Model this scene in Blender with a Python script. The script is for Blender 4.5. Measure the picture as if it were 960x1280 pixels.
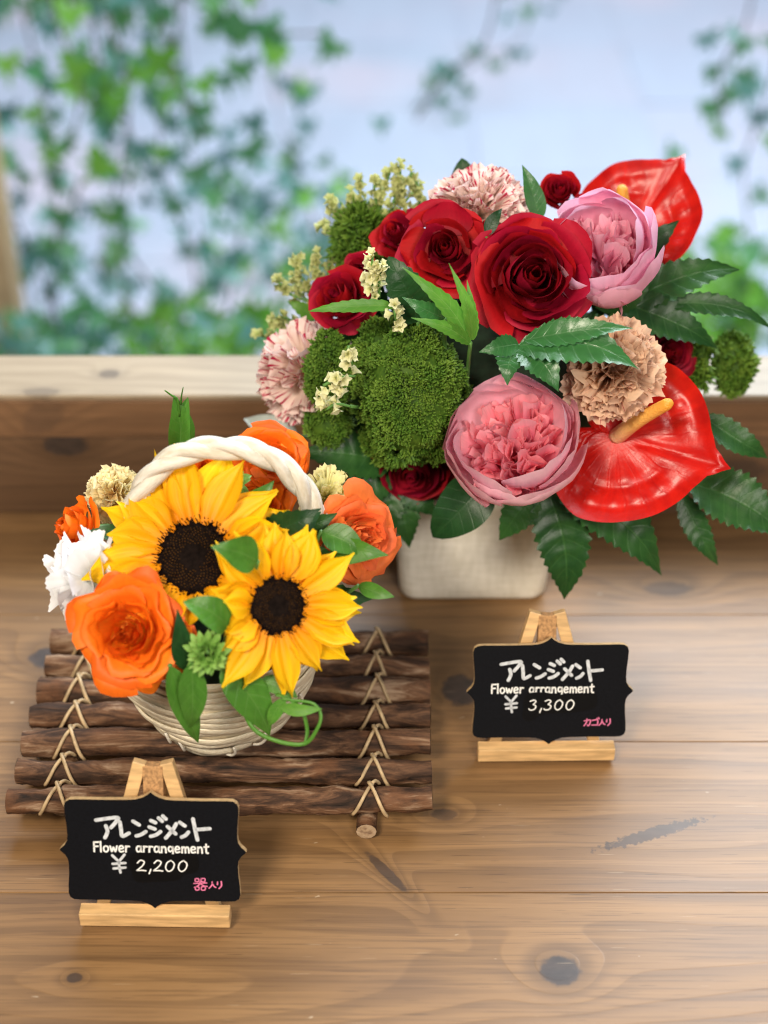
import bpy, math, random
from math import sin, cos, pi, sqrt, exp, radians as R
from mathutils import Vector, Matrix, noise as mnoise
V3 = Vector
rnd = random.Random(7)
sc = bpy.context.scene
for o in list(bpy.data.objects): bpy.data.objects.remove(o)

# ------------------------------------------------------------------ camera, world, lights
PITCH = R(36.0); FPX = 1924.0; CAMZ = 0.68
cd = bpy.data.cameras.new('camera'); cam = bpy.data.objects.new('camera', cd); sc.collection.objects.link(cam)
cam.location = (0, 0, CAMZ); cam.rotation_euler = (pi/2 - PITCH, 0, 0)
cd.sensor_fit = 'VERTICAL'; cd.sensor_height = 34.6; cd.lens = 52.0
cd.clip_start = 0.02; cd.clip_end = 100
cd.dof.use_dof = True; cd.dof.focus_distance = 0.875; cd.dof.aperture_fstop = 3.6
sc.camera = cam
w = bpy.data.worlds.new('World'); sc.world = w; w.use_nodes = True
bg = w.node_tree.nodes['Background']; bg.inputs[0].default_value = (0.80, 0.90, 1.0, 1); bg.inputs[1].default_value = 0.07
def area(name, loc, target, size, size_y, power, col):
    l = bpy.data.lights.new(name, 'AREA'); l.shape = 'RECTANGLE'; l.size = size; l.size_y = size_y
    l.energy = power; l.color = col
    o = bpy.data.objects.new(name, l); sc.collection.objects.link(o); o.location = loc
    o.rotation_euler = (Vector(target) - Vector(loc)).to_track_quat('-Z', 'Y').to_euler()
    return o
area('daylight_lamp', (1.0, 3.6, 2.6), (0.3, 2.4, -0.85), 4.0, 3.0, 245, (0.84, 0.92, 1.0))
area('window_daylight', (0.75, 2.15, 1.55), (0.25, 0.9, 0.1), 1.3, 0.8, 46, (0.84, 0.93, 1.0))
area('ceiling_lamp', (-0.60, -0.45, 1.55), (0.0, 0.72, 0.12), 0.45, 0.35, 35, (1.0, 0.88, 0.71))
area('shop_lamp', (0.45, -0.60, 1.05), (0.10, 0.85, 0.18), 0.45, 0.4, 17, (1.0, 0.92, 0.82))  # low frontal fill added to brighten the bouquet, basket and pot
sc.view_settings.view_transform = 'Standard'; sc.view_settings.look = 'None'
sc.view_settings.exposure = 0.0; sc.view_settings.gamma = 1.0
sc.cycles.use_denoising = True; sc.cycles.filter_width = 1.15
sc.cycles.max_bounces = 8; sc.cycles.transparent_max_bounces = 8
sc.render.film_transparent = False

# ------------------------------------------------------------------ pixel -> place
FWD = V3((0, cos(PITCH), -sin(PITCH))); UPV = V3((0, sin(PITCH), cos(PITCH))); RGT = V3((1, 0, 0)); CAM = V3((0, 0, CAMZ))
def ray(px, py): return FWD*FPX + RGT*(px-480) - UPV*(py-640)
def P(px, py, y):
    d = ray(px, py); return CAM + d*(y/d.y)
def Pz(px, py, z=0.0):
    d = ray(px, py); return CAM + d*((z-CAMZ)/d.z)
def mpp(p): return (p-CAM).dot(FWD)/FPX          # metres per picture pixel at a point
def facing(p, tr=0, tu=0, roll=0):
    """frame at p whose z looks back at the viewer, turned tr degrees to the right and tu up"""
    n = (CAM-p).normalized(); r = UPV.cross(n).normalized(); u = n.cross(r)
    n2 = (n + r*math.tan(R(tr)) + u*math.tan(R(tu))).normalized()
    r2 = UPV.cross(n2).normalized(); u2 = n2.cross(r2)
    m = Matrix((r2, u2, n2)).transposed()
    return m @ Matrix.Rotation(R(roll), 3, 'Z')

# ------------------------------------------------------------------ mesh helper
class MB:
    def __init__(s): s.v = []; s.f = []; s.uv = []; s.m = []
    def grid(s, nu, nv, fn, mi=0, wrap=False):
        b = len(s.v); n = nu if wrap else nu+1
        for j in range(nv+1):
            for i in range(n):
                u, v = i/nu, j/nv
                s.v.append(tuple(fn(u, v))); s.uv.append((u, v))
        for j in range(nv):
            for i in range(nu):
                i2 = (i+1) % n if wrap else i+1
                s.f.append((b+j*n+i, b+j*n+i2, b+(j+1)*n+i2, b+(j+1)*n+i)); s.m.append(mi)
        return s
    def tube(s, pts, rad, n=8, mi=0, flat=1.0, cap=True, upv=None):
        pts = [V3(p) for p in pts]; b = len(s.v); N = len(pts)
        t0 = (pts[1]-pts[0]).normalized(); a = upv or (V3((0,0,1)) if abs(t0.z) < .9 else V3((1,0,0)))
        for k, p in enumerate(pts):
            t = (pts[min(k+1, N-1)]-pts[max(k-1, 0)]).normalized()
            x = a.cross(t)
            if x.length < 1e-6: x = V3((1,0,0)).cross(t)
            x.normalize(); a = t.cross(x).normalized()
            r = rad(k/(N-1)) if callable(rad) else rad
            for i in range(n):
                q = 2*pi*i/n
                s.v.append(tuple(p + x*cos(q)*r + a*sin(q)*r*flat)); s.uv.append((i/n, k/(N-1)))
        for k in range(N-1):
            for i in range(n):
                s.f.append((b+k*n+i, b+k*n+(i+1) % n, b+(k+1)*n+(i+1) % n, b+(k+1)*n+i)); s.m.append(mi)
        if cap:
            s.f.append(tuple(b+i for i in reversed(range(n)))); s.m.append(mi)
            s.f.append(tuple(b+(N-1)*n+i for i in range(n))); s.m.append(mi)
        return s
    def box(s, c, d, bev=0.0, mi=0):
        """box centre c, size d, chamfered by bev on all edges"""
        import bmesh
        bm = bmesh.new(); bmesh.ops.create_cube(bm, size=1)
        for v in bm.verts: v.co = V3((v.co.x*d[0], v.co.y*d[1], v.co.z*d[2]))
        if bev: bmesh.ops.bevel(bm, geom=list(bm.edges), offset=bev, segments=2, affect='EDGES', profile=.5)
        b = len(s.v); bm.verts.index_update()
        for v in bm.verts:
            s.v.append(tuple(v.co+V3(c))); s.uv.append((v.co.x/d[0]+.5, v.co.y/d[1]+.5))
        for f in bm.faces: s.f.append(tuple(b+v.index for v in f.verts)); s.m.append(mi)
        bm.free(); return s
    def poly(s, pts, mi=0):
        b = len(s.v)
        for p in pts: s.v.append(tuple(p)); s.uv.append((0.5, 0.5))
        s.f.append(tuple(range(b, b+len(pts)))); s.m.append(mi); return s
    def mesh(s, name, mats, smooth=True):
        me = bpy.data.meshes.new(name); me.from_pydata(s.v, [], s.f); me.validate(clean_customdata=False)
        for m in (mats if isinstance(mats, (list, tuple)) else [mats]): me.materials.append(m)
        if len(me.polygons) == len(s.f): me.polygons.foreach_set('material_index', s.m)
        uvl = me.uv_layers.new(name='UVMap'); vi = [0]*len(me.loops); me.loops.foreach_get('vertex_index', vi)
        fl = []
        for i in vi: fl += s.uv[i]
        uvl.data.foreach_set('uv', fl)
        me.polygons.foreach_set('use_smooth', [smooth]*len(me.polygons)); me.update()
        return me
    def build(s, name, mats, parent=None, smooth=True, **kw):
        return link(name, s.mesh(name, mats, smooth), parent, **kw)
def link(name, data, parent=None, **kw):
    o = bpy.data.objects.new(name, data); sc.collection.objects.link(o)
    if parent: o.parent = parent
    for k, v in kw.items(): o[k] = v
    return o
def thing(name, label, cat, loc=(0,0,0), rot=None, group=None):
    o = bpy.data.objects.new(name, None); sc.collection.objects.link(o)
    o.empty_display_size = .01
    m = (rot.to_4x4() if rot is not None else Matrix.Identity(4)); m.translation = V3(loc); o.matrix_world = m
    o['label'] = label; o['category'] = cat
    if group: o['group'] = group
    o['_m'] = [x for r in m for x in r]
    return o
def MW(o): 
    a = list(o['_m']); return Matrix((a[0:4], a[4:8], a[8:12], a[12:16]))
def tag(o, label, cat, group=None):
    o['label'] = label; o['category'] = cat
    if group: o['group'] = group
    return o
def sm(t, a=0., b=1.):
    t = max(0., min(1., (t-a)/(b-a))); return t*t*(3-2*t)
def lerp(a, b, t): return a+(b-a)*t
def interp(tab, x):
    if x <= tab[0][0]: return tab[0][1]
    for (x0, y0), (x1, y1) in zip(tab, tab[1:]):
        if x <= x1:
            t = (x-x0)/(x1-x0); t = t*t*(3-2*t)*.5+t*.5; return y0+(y1-y0)*t
    return tab[-1][1]
def smooth_path(pts, n):
    """Catmull-Rom through points"""
    pts = [V3(p) for p in pts]; out = []; m = len(pts)
    for k in range(n+1):
        t = k/n*(m-1); i = min(int(t), m-2); f = t-i
        p0, p1, p2, p3 = pts[max(i-1,0)], pts[i], pts[i+1], pts[min(i+2,m-1)]
        out.append(.5*((2*p1)+(p2-p0)*f+(2*p0-5*p1+4*p2-p3)*f*f+(3*p1-p0-3*p2+p3)*f**3))
    return out

# ------------------------------------------------------------------ materials
class NT:
    def __init__(s, name):
        s.mat = bpy.data.materials.new(name); s.mat.use_nodes = True
        s.t = s.mat.node_tree; s.n = s.t.nodes; s.b = s.n['Principled BSDF']; s.out = s.n['Material Output']
    def set(s, inp, v):
        if hasattr(v, 'is_output') or isinstance(v, bpy.types.NodeSocket): s.t.links.new(v, inp)
        elif isinstance(v, (tuple, list)) and len(v) == 3 and inp.type == 'RGBA': inp.default_value = (*v, 1)
        else: inp.default_value = v
    def m(s, op, a, b=None, c=None, clamp=False):
        n = s.n.new('ShaderNodeMath'); n.operation = op; n.use_clamp = clamp
        for k, x in enumerate((a, b, c)):
            if x is not None: s.set(n.inputs[k], x)
        return n.outputs[0]
    def sst(s, x, lo, hi):
        n = s.n.new('ShaderNodeMapRange'); n.interpolation_type = 'SMOOTHSTEP'
        s.set(n.inputs[0], x); s.set(n.inputs[1], lo); s.set(n.inputs[2], hi); return n.outputs[0]
    def comb(s, x, y, z=0.0):
        n = s.n.new('ShaderNodeCombineXYZ')
        for k, q in enumerate((x, y, z)): s.set(n.inputs[k], q)
        return n.outputs[0]
    def sep(s, v):
        n = s.n.new('ShaderNodeSeparateXYZ'); s.set(n.inputs[0], v); return n.outputs
    def noise(s, vec, scale=1., detail=3., rough=.55, dist=0.):
        n = s.n.new('ShaderNodeTexNoise'); s.set(n.inputs['Vector'], vec); n.inputs['Scale'].default_value = scale
        n.inputs['Detail'].default_value = detail; n.inputs['Roughness'].default_value = rough; n.inputs['Distortion'].default_value = dist
        return n.outputs[0]
    def ramp(s, f, stops, interp='LINEAR'):
        n = s.n.new('ShaderNodeValToRGB'); s.set(n.inputs[0], f); e = n.color_ramp.elements; n.color_ramp.interpolation = interp
        while len(e) < len(stops): e.new(.5)
        for el, (p, c) in zip(e, stops): el.position = p; el.color = (*c, 1)
        return n.outputs[0]
    def mix(s, f, a, b, mode='MIX'):
        n = s.n.new('ShaderNodeMix'); n.data_type = 'RGBA'; n.blend_type = mode
        s.set(n.inputs[0], f); s.set(n.inputs[6], a); s.set(n.inputs[7], b); return n.outputs[2]
    def uv(s):
        n = s.n.new('ShaderNodeTexCoord'); return s.sep(n.outputs['UV'])
    def obj(s):
        n = s.n.new('ShaderNodeTexCoord'); return n.outputs['Object']
    def pos(s):
        n = s.n.new('ShaderNodeNewGeometry'); return n.outputs['Position']
    def rand(s):
        n = s.n.new('ShaderNodeObjectInfo'); return n.outputs['Random']
    def bump(s, h, strength=.3, dist=.001):
        n = s.n.new('ShaderNodeBump'); n.inputs['Strength'].default_value = strength; n.inputs['Distance'].default_value = dist
        s.set(n.inputs['Height'], h); s.t.links.new(n.outputs[0], s.b.inputs['Normal']); return n.outputs[0]
    def fin(s, col, rough=.5, trans=0., tcol=None, **kw):
        s.set(s.b.inputs['Base Color'], col); s.set(s.b.inputs['Roughness'], rough)
        for k, v in kw.items(): s.set(s.b.inputs[k.replace('_', ' ')], v)
        if trans:
            tr = s.n.new('ShaderNodeBsdfTranslucent'); s.set(tr.inputs[0], tcol if tcol is not None else col)
            mx = s.n.new('ShaderNodeMixShader'); mx.inputs[0].default_value = trans
            s.t.links.new(s.b.outputs[0], mx.inputs[1]); s.t.links.new(tr.outputs[0], mx.inputs[2]); s.t.links.new(mx.outputs[0], s.out.inputs[0])
        return s.mat
def petal_mat(name, stops, trans=.25, rough=.5, vary=.25, vein=.3, stripe=None, sheen=0., bumps=.25, spec=.3, thr=(.58,.64), freq=26.):
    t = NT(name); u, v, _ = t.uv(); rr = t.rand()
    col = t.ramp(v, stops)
    r50 = t.m('MULTIPLY', rr, 57.)
    nz = t.noise(t.comb(t.m('MULTIPLY', u, 16.), t.m('MULTIPLY', v, 1.6), r50), 1., 4.)
    blot = t.noise(t.comb(t.m('MULTIPLY', u, 2.), t.m('MULTIPLY', v, 2.5), r50), 1., 3.)
    val = t.m('ADD', t.m('MULTIPLY', t.m('SUBTRACT', nz, .5), vein*1.6), t.m('ADD', 1., t.m('MULTIPLY', t.m('SUBTRACT', t.m('ADD', t.m('MULTIPLY', rr, .6), t.m('MULTIPLY', blot, .8)), .7), vary)))
    h = t.n.new('ShaderNodeHueSaturation'); t.set(h.inputs['Color'], col); t.set(h.inputs['Value'], val)
    t.set(h.inputs['Hue'], t.m('ADD', .5, t.m('MULTIPLY', t.m('SUBTRACT', rr, .5), .012)))
    col = h.outputs[0]
    if stripe:
        sn = t.noise(t.comb(t.m('MULTIPLY', u, freq), t.m('MULTIPLY', v, 1.0), r50), 1., 2.)
        mk = t.m('MULTIPLY', t.sst(sn, *thr), t.sst(v, .45, .95))
        col = t.mix(mk, col, stripe)
    t.bump(nz, bumps, .0006)
    return t.fin(col, rough, trans, Specular_IOR_Level=spec, Sheen_Weight=sheen)
def leaf_mat(name, dark, light, vein, rough=.35, trans=.18, nv=7, spec=.45, veinw=.3):
    t = NT(name); u, v, _ = t.uv(); rr = t.rand()
    nz = t.noise(t.comb(t.m('MULTIPLY', u, 4.), t.m('MULTIPLY', v, 5.), t.m('MULTIPLY', rr, 43.)), 1., 4.)
    col = t.mix(t.sst(t.m('ADD', t.m('MULTIPLY', nz, .7), t.m('MULTIPLY', rr, .3)), .25, .75), dark, light)
    au = t.m('ABSOLUTE', t.m('SUBTRACT', u, .5))
    mid = t.m('SUBTRACT', 1., t.sst(au, .006, .03))
    ph = t.m('FRACT', t.m('SUBTRACT', t.m('MULTIPLY', v, float(nv)), t.m('MULTIPLY', au, 2.2)))
    sv = t.m('SUBTRACT', 1., t.sst(t.m('ABSOLUTE', t.m('SUBTRACT', ph, .5)), .02, .09))
    vn = t.m('MAXIMUM', t.m('MULTIPLY', mid, .9), t.m('MULTIPLY', sv, .45))
    col = t.mix(t.m('MULTIPLY', vn, veinw), col, vein)
    fine = t.noise(t.comb(t.m('MULTIPLY', u, 30.), t.m('MULTIPLY', v, 40.), rr), 1., 2.)
    t.bump(t.m('ADD', t.m('MULTIPLY', fine, .4), t.m('MULTIPLY', vn, -.8)), .35, .0006)
    return t.fin(col, rough, trans, Specular_IOR_Level=spec)
def plain(name, col, rough=.5, var=.15, scale=60., bump=.2, bd=.0005, trans=0., stretch=(1,1,1), **kw):
    t = NT(name); x, y, z = t.sep(t.obj())
    nz = t.noise(t.comb(t.m('MULTIPLY', x, stretch[0]), t.m('MULTIPLY', y, stretch[1]), t.m('MULTIPLY', z, stretch[2])), scale, 4.)
    a = tuple(c*(1-var) for c in col); b = tuple(min(1., c*(1+var)) for c in col)
    c = t.mix(t.sst(nz, .3, .7), a, b)
    if bump: t.bump(nz, bump, bd)
    return t.fin(c, rough, trans, **kw)

M = {}
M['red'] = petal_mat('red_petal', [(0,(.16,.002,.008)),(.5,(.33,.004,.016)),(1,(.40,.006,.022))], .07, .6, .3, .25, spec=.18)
M['darkred'] = petal_mat('dark_red_petal', [(0,(.09,.001,.005)),(.5,(.20,.003,.012)),(1,(.25,.004,.016))], .08, .6, .3, .25, spec=.18)
M['orange'] = petal_mat('orange_petal', [(0,(.92,.36,.02)),(.35,(.88,.20,.008)),(1,(.86,.155,.008))], .16, .5, .3, .22, bumps=.4)
M['coral'] = petal_mat('coral_petal', [(0,(.90,.34,.08)),(.4,(.88,.22,.045)),(1,(.86,.18,.05))], .18, .5, .3, .22, bumps=.4)
M['yellow'] = petal_mat('sunflower_petal', [(0,(.90,.29,.002)),(.3,(.92,.45,.003)),(1,(.95,.60,.008))], .22, .5, .22, .30, bumps=.5)
M['pinkout'] = petal_mat('pale_pink_petal', [(0,(.92,.50,.60)),(.4,(.94,.45,.56)),(1,(.96,.58,.67))], .18, .45, .15, .22, bumps=.35)
M['pinkin'] = petal_mat('pink_inner_petal', [(0,(.85,.14,.24)),(.5,(.92,.22,.33)),(1,(.95,.44,.50))], .3, .5, .3, .2)
M['lilacin'] = petal_mat('lilac_pink_inner_petal', [(0,(.80,.15,.30)),(.5,(.90,.30,.46)),(1,(.94,.55,.66))], .3, .5, .25, .2)
M['lilacout'] = petal_mat('lilac_pink_petal', [(0,(.92,.56,.66)),(.4,(.92,.42,.57)),(1,(.94,.55,.70))], .3, .45, .15, .14, bumps=.15)
M['peach'] = petal_mat('peach_carnation_petal', [(0,(.60,.36,.20)),(.5,(.74,.46,.30)),(1,(.80,.56,.40))], .3, .6, .2, .25, stripe=(.35,.01,.05), thr=(.66,.70), freq=20.)
M['striped'] = petal_mat('striped_carnation_petal', [(0,(.76,.58,.44)),(.5,(.86,.68,.58)),(1,(.88,.70,.65))], .3, .6, .2, .2, stripe=(.45,.01,.06), thr=(.55,.60), freq=22.)
M['cream'] = petal_mat('cream_carnation_petal', [(0,(.80,.48,.18)),(.5,(.88,.66,.32)),(1,(.90,.82,.52))], .3, .6, .12, .15)
M['lemon'] = petal_mat('pale_yellow_petal', [(0,(.74,.68,.22)),(.5,(.82,.76,.34)),(1,(.86,.80,.44))], .3, .6, .12, .15)
M['white'] = petal_mat('white_petal', [(0,(.78,.82,.72)),(.4,(.86,.87,.88)),(1,(.90,.90,.92))], .3, .6, .05, .14)
M['statice'] = petal_mat('statice_petal', [(0,(.45,.45,.14)),(.5,(.74,.72,.38)),(1,(.80,.79,.50))], .25, .7, .2, .2)
M['staticegreen'] = petal_mat('statice_green_petal', [(0,(.26,.32,.08)),(.5,(.46,.50,.18)),(1,(.58,.60,.28))], .3, .7, .3, .2)
M['bract'] = leaf_mat('bract_leaf', (.20,.42,.07), (.33,.56,.13), (.50,.66,.30), .5, .3, 4)
M['leaf'] = leaf_mat('serrated_leaf', (.014,.058,.014), (.032,.105,.022), (.075,.20,.05), .36, .12, 8, spec=.3)
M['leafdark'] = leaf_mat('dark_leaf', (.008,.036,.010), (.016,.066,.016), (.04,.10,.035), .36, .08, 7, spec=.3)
M['leafgloss'] = leaf_mat('glossy_leaf', (.028,.12,.030), (.045,.18,.045), (.14,.28,.12), .30, .14, 8, spec=.6)
M['leaflight'] = leaf_mat('young_leaf', (.085,.27,.030), (.15,.37,.045), (.30,.48,.14), .4, .3, 8)
M['leafmid'] = leaf_mat('smooth_leaf', (.050,.165,.018), (.085,.25,.030), (.18,.34,.09), .36, .22, 6)
M['silver'] = leaf_mat('silver_leaf', (.34,.40,.36), (.50,.54,.50), (.6,.6,.55), .4, .2, 6)  # grey-white tone for the piece of clear wrap
M['ivy'] = leaf_mat('ivy_leaf', (.060,.22,.095), (.12,.36,.13), (.18,.34,.14), .4, .2, 4)
M['ivyblue'] = leaf_mat('blue_green_ivy_leaf', (.08,.24,.22), (.16,.36,.31), (.2,.36,.3), .35, .15, 4)
M['ivybright'] = leaf_mat('bright_ivy_leaf', (.11,.34,.03), (.18,.46,.06), (.3,.5,.14), .45, .3, 4)
M['moss'] = petal_mat('green_dianthus_tuft', [(0,(.045,.100,.010)),(.5,(.088,.190,.018)),(1,(.170,.310,.040))], .2, .6, .5, .6, bumps=.1)
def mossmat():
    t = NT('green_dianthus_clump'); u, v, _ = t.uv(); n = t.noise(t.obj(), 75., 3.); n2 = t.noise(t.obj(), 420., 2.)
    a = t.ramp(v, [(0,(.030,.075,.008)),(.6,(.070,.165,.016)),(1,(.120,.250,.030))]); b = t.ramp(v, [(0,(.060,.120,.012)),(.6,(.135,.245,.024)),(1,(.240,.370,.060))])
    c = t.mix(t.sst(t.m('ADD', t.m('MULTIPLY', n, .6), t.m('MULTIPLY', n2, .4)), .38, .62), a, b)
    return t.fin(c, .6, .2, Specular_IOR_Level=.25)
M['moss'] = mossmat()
M['stem'] = plain('green_stem', (.10,.24,.05), .5, .2, 80., .1)
M['vinestem'] = plain('vine_stem', (.13,.09,.07), .7, .2, 80., .2)
M['foam'] = plain('wet_floral_foam', (.012,.030,.014), .9, .3, 200., .3)
def anth():
    t = NT('anthurium_spathe'); u, v, _ = t.uv()
    nz = t.noise(t.obj(), 160., 4.); n2 = t.m('MULTIPLY', t.m('ADD', t.noise(t.obj(), 60., 4.), t.noise(t.comb(t.m('MULTIPLY', u, 46.), t.m('MULTIPLY', v, 2.5), 0.), 1., 4.)), .5)
    col = t.mix(t.sst(n2, .3, .7), (.40,.004,.004), (.64,.012,.006))
    wv = t.m('ADD', t.m('MULTIPLY', u, 22.), t.m('MULTIPLY', t.noise(t.obj(), 45., 2.), .9))
    vn = t.m('MULTIPLY', t.m('SUBTRACT', 1., t.sst(t.m('ABSOLUTE', t.m('SUBTRACT', t.m('FRACT', wv), .5)), .0, .10)), t.m('MULTIPLY', t.sst(v, .12, .3), t.sst(v, .98, .8)))
    br = t.m('SUBTRACT', 1., t.sst(t.m('ABSOLUTE', t.m('SUBTRACT', t.m('FRACT', t.m('ADD', t.m('MULTIPLY', v, 9.), t.m('MULTIPLY', t.noise(t.obj(), 70., 2.), 1.6))), .5)), 0., .12))
    vn = t.m('MAXIMUM', vn, t.m('MULTIPLY', br, .0))
    col = t.mix(t.m('MULTIPLY', vn, .14), col, (.26,.002,.003))
    t.bump(t.m('ADD', t.m('ADD', nz, t.m('MULTIPLY', n2, 2.)), t.m('MULTIPLY', vn, -.35)), .32, .0008)
    return t.fin(col, .33, .04, Specular_IOR_Level=.38, Coat_Weight=.04, Coat_Roughness=.2)
M['spathe'] = anth()
def spadix():
    t = NT('spadix'); u, v, _ = t.uv()
    col = t.ramp(v, [(0,(.80,.55,.34)),(.45,(.88,.52,.14)),(1,(.86,.34,.03))])
    vo = t.n.new('ShaderNodeTexVoronoi'); vo.inputs['Scale'].default_value = 1.; t.set(vo.inputs['Vector'], t.comb(t.m('MULTIPLY', u, 18.), t.m('MULTIPLY', v, 40.), 0.))
    t.bump(vo.outputs[0], .5, .0007)
    return t.fin(col, .5, 0., Subsurface_Weight=.15, Subsurface_Radius=(.004,.002,.001))
M['spadix'] = spadix()
M['discdark'] = plain('sunflower_disc_centre', (.008,.005,.004), .9, .4, 400., .4, Specular_IOR_Level=.05)
M['discbrown'] = plain('sunflower_disc_ring', (.075,.032,.007), .9, .45, 500., .3, Specular_IOR_Level=.05)
M['discrim'] = plain('sunflower_stamen', (.014,.005,.004), .8, .4, 500., .2, Specular_IOR_Level=.1)
M['pale'] = plain('pale_throat', (.75,.74,.50), .6, .1)
def husk(name, col):
    t = NT(name); u, v, _ = t.uv(); rr = t.rand()
    nz = t.noise(t.comb(t.m('MULTIPLY', u, 5.), t.m('MULTIPLY', v, 26.), t.m('MULTIPLY', rr, 30.)), 1., 5., .65)
    n2 = t.noise(t.comb(t.m('MULTIPLY', u, 9.), t.m('MULTIPLY', v, 3.), t.m('MULTIPLY', rr, 31.)), 1., 3.)
    c = t.mix(t.sst(nz, .25, .7), tuple(x*f for x, f in zip(col, (.72,.66,.55))), col)
    c = t.mix(t.m('MULTIPLY', t.sst(n2, .55, .8), .35), c, tuple(x*f for x, f in zip(col, (.8,.66,.42))))
    t.bump(nz, .6, .0012)
    return t.fin(c, .65, 0., Specular_IOR_Level=.3)
M['husk'] = husk('corn_husk', (.88,.81,.65)); M['rope'] = husk('husk_rope', (.82,.78,.70))
def bark():
    t = NT('log_bark'); x, y, z = t.sep(t.obj()); rr = t.m('MULTIPLY', t.rand(), 20.)
    p = t.comb(t.m('ADD', t.m('MULTIPLY', x, 22.), rr), t.m('MULTIPLY', y, 110.), t.m('MULTIPLY', z, 110.))
    n1 = t.noise(p, 1., 6., .65, .6); n2 = t.noise(t.comb(t.m('ADD', t.m('MULTIPLY', x, 30.), rr), t.m('MULTIPLY', y, 40.), t.m('MULTIPLY', z, 40.)), 1., 5., .6)
    c = t.ramp(n1, [(.32,(.010,.006,.004)),(.45,(.058,.029,.017)),(.55,(.16,.080,.042)),(.68,(.42,.29,.19))])
    c = t.mix(t.m('MULTIPLY', t.sst(n2, .53, .66), .5), c, (.185,.078,.034))
    c = t.mix(t.m('MULTIPLY', t.sst(n2, .42, .28), .75), c, (.020,.012,.010))
    t.bump(t.m('ADD', n1, t.m('MULTIPLY', n2, .7)), .9, .0025)
    return t.fin(c, .75, 0., Specular_IOR_Level=.25)
M['bark'] = bark()
def endgrain():
    t = NT('log_end'); x, y, z = t.sep(t.obj()); nz = t.noise(t.obj(), 300., 5.)
    c = t.ramp(nz, [(.3,(.20,.12,.07)),(.5,(.40,.27,.16)),(.7,(.50,.38,.26))]); t.bump(nz, .5, .001)
    return t.fin(c, .8)
M['end'] = endgrain()
M['rattan'] = plain('rattan_tie', (.50,.36,.20), .5, .25, 150., .3, .0005, stretch=(1,1,1))
M['pine'] = plain('pale_pine', (.66,.42,.19), .5, .22, 40., .15, .0004, stretch=(1,7,7))
M['pineend'] = plain('cork_block', (.44,.24,.10), .8, .35, 500., .5, .0005)
M['mdf'] = plain('board_edge', (.55,.37,.18), .7, .15, 300., .2)
M['black'] = plain('blackboard_paint', (.0035,.004,.006), .6, .2, 600., .15, .0002, Specular_IOR_Level=.13)
M['ink'] = plain('black_marker_patch', (.0025,.0025,.003), .5, .1, 200., 0, Specular_IOR_Level=.15)
def marker(name, col, var):
    t = NT(name); nz = t.noise(t.obj(), 420., 4.)
    c = t.mix(t.sst(nz, .3, .65), tuple(x*(1-var) for x in col), col); return t.fin(c, .55)
M['silverpen'] = marker('silver_marker', (.66,.69,.73), .3); M['whitepen'] = marker('white_marker', (.86,.86,.84), .1)
M['pinkpen'] = marker('pink_marker', (.80,.20,.38), .2)
def potmat():
    t = NT('cream_pot_glaze'); x, y, z = t.sep(t.obj())
    n = t.noise(t.comb(t.m('MULTIPLY', x, 260.), t.m('MULTIPLY', y, 260.), t.m('MULTIPLY', z, 60.)), 1., 4.)
    n2 = t.noise(t.comb(t.m('MULTIPLY', x, 40.), t.m('MULTIPLY', y, 40.), t.m('MULTIPLY', z, 300.)), 1., 4.)
    f = t.m('MULTIPLY', t.m('ADD', n, n2), .5)
    c = t.mix(t.sst(f, .35, .65), (.74,.70,.59), (.88,.84,.74)); t.bump(f, .18, .0006)
    return t.fin(c, .55, 0., Specular_IOR_Level=.35)
M['pot'] = potmat()

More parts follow.
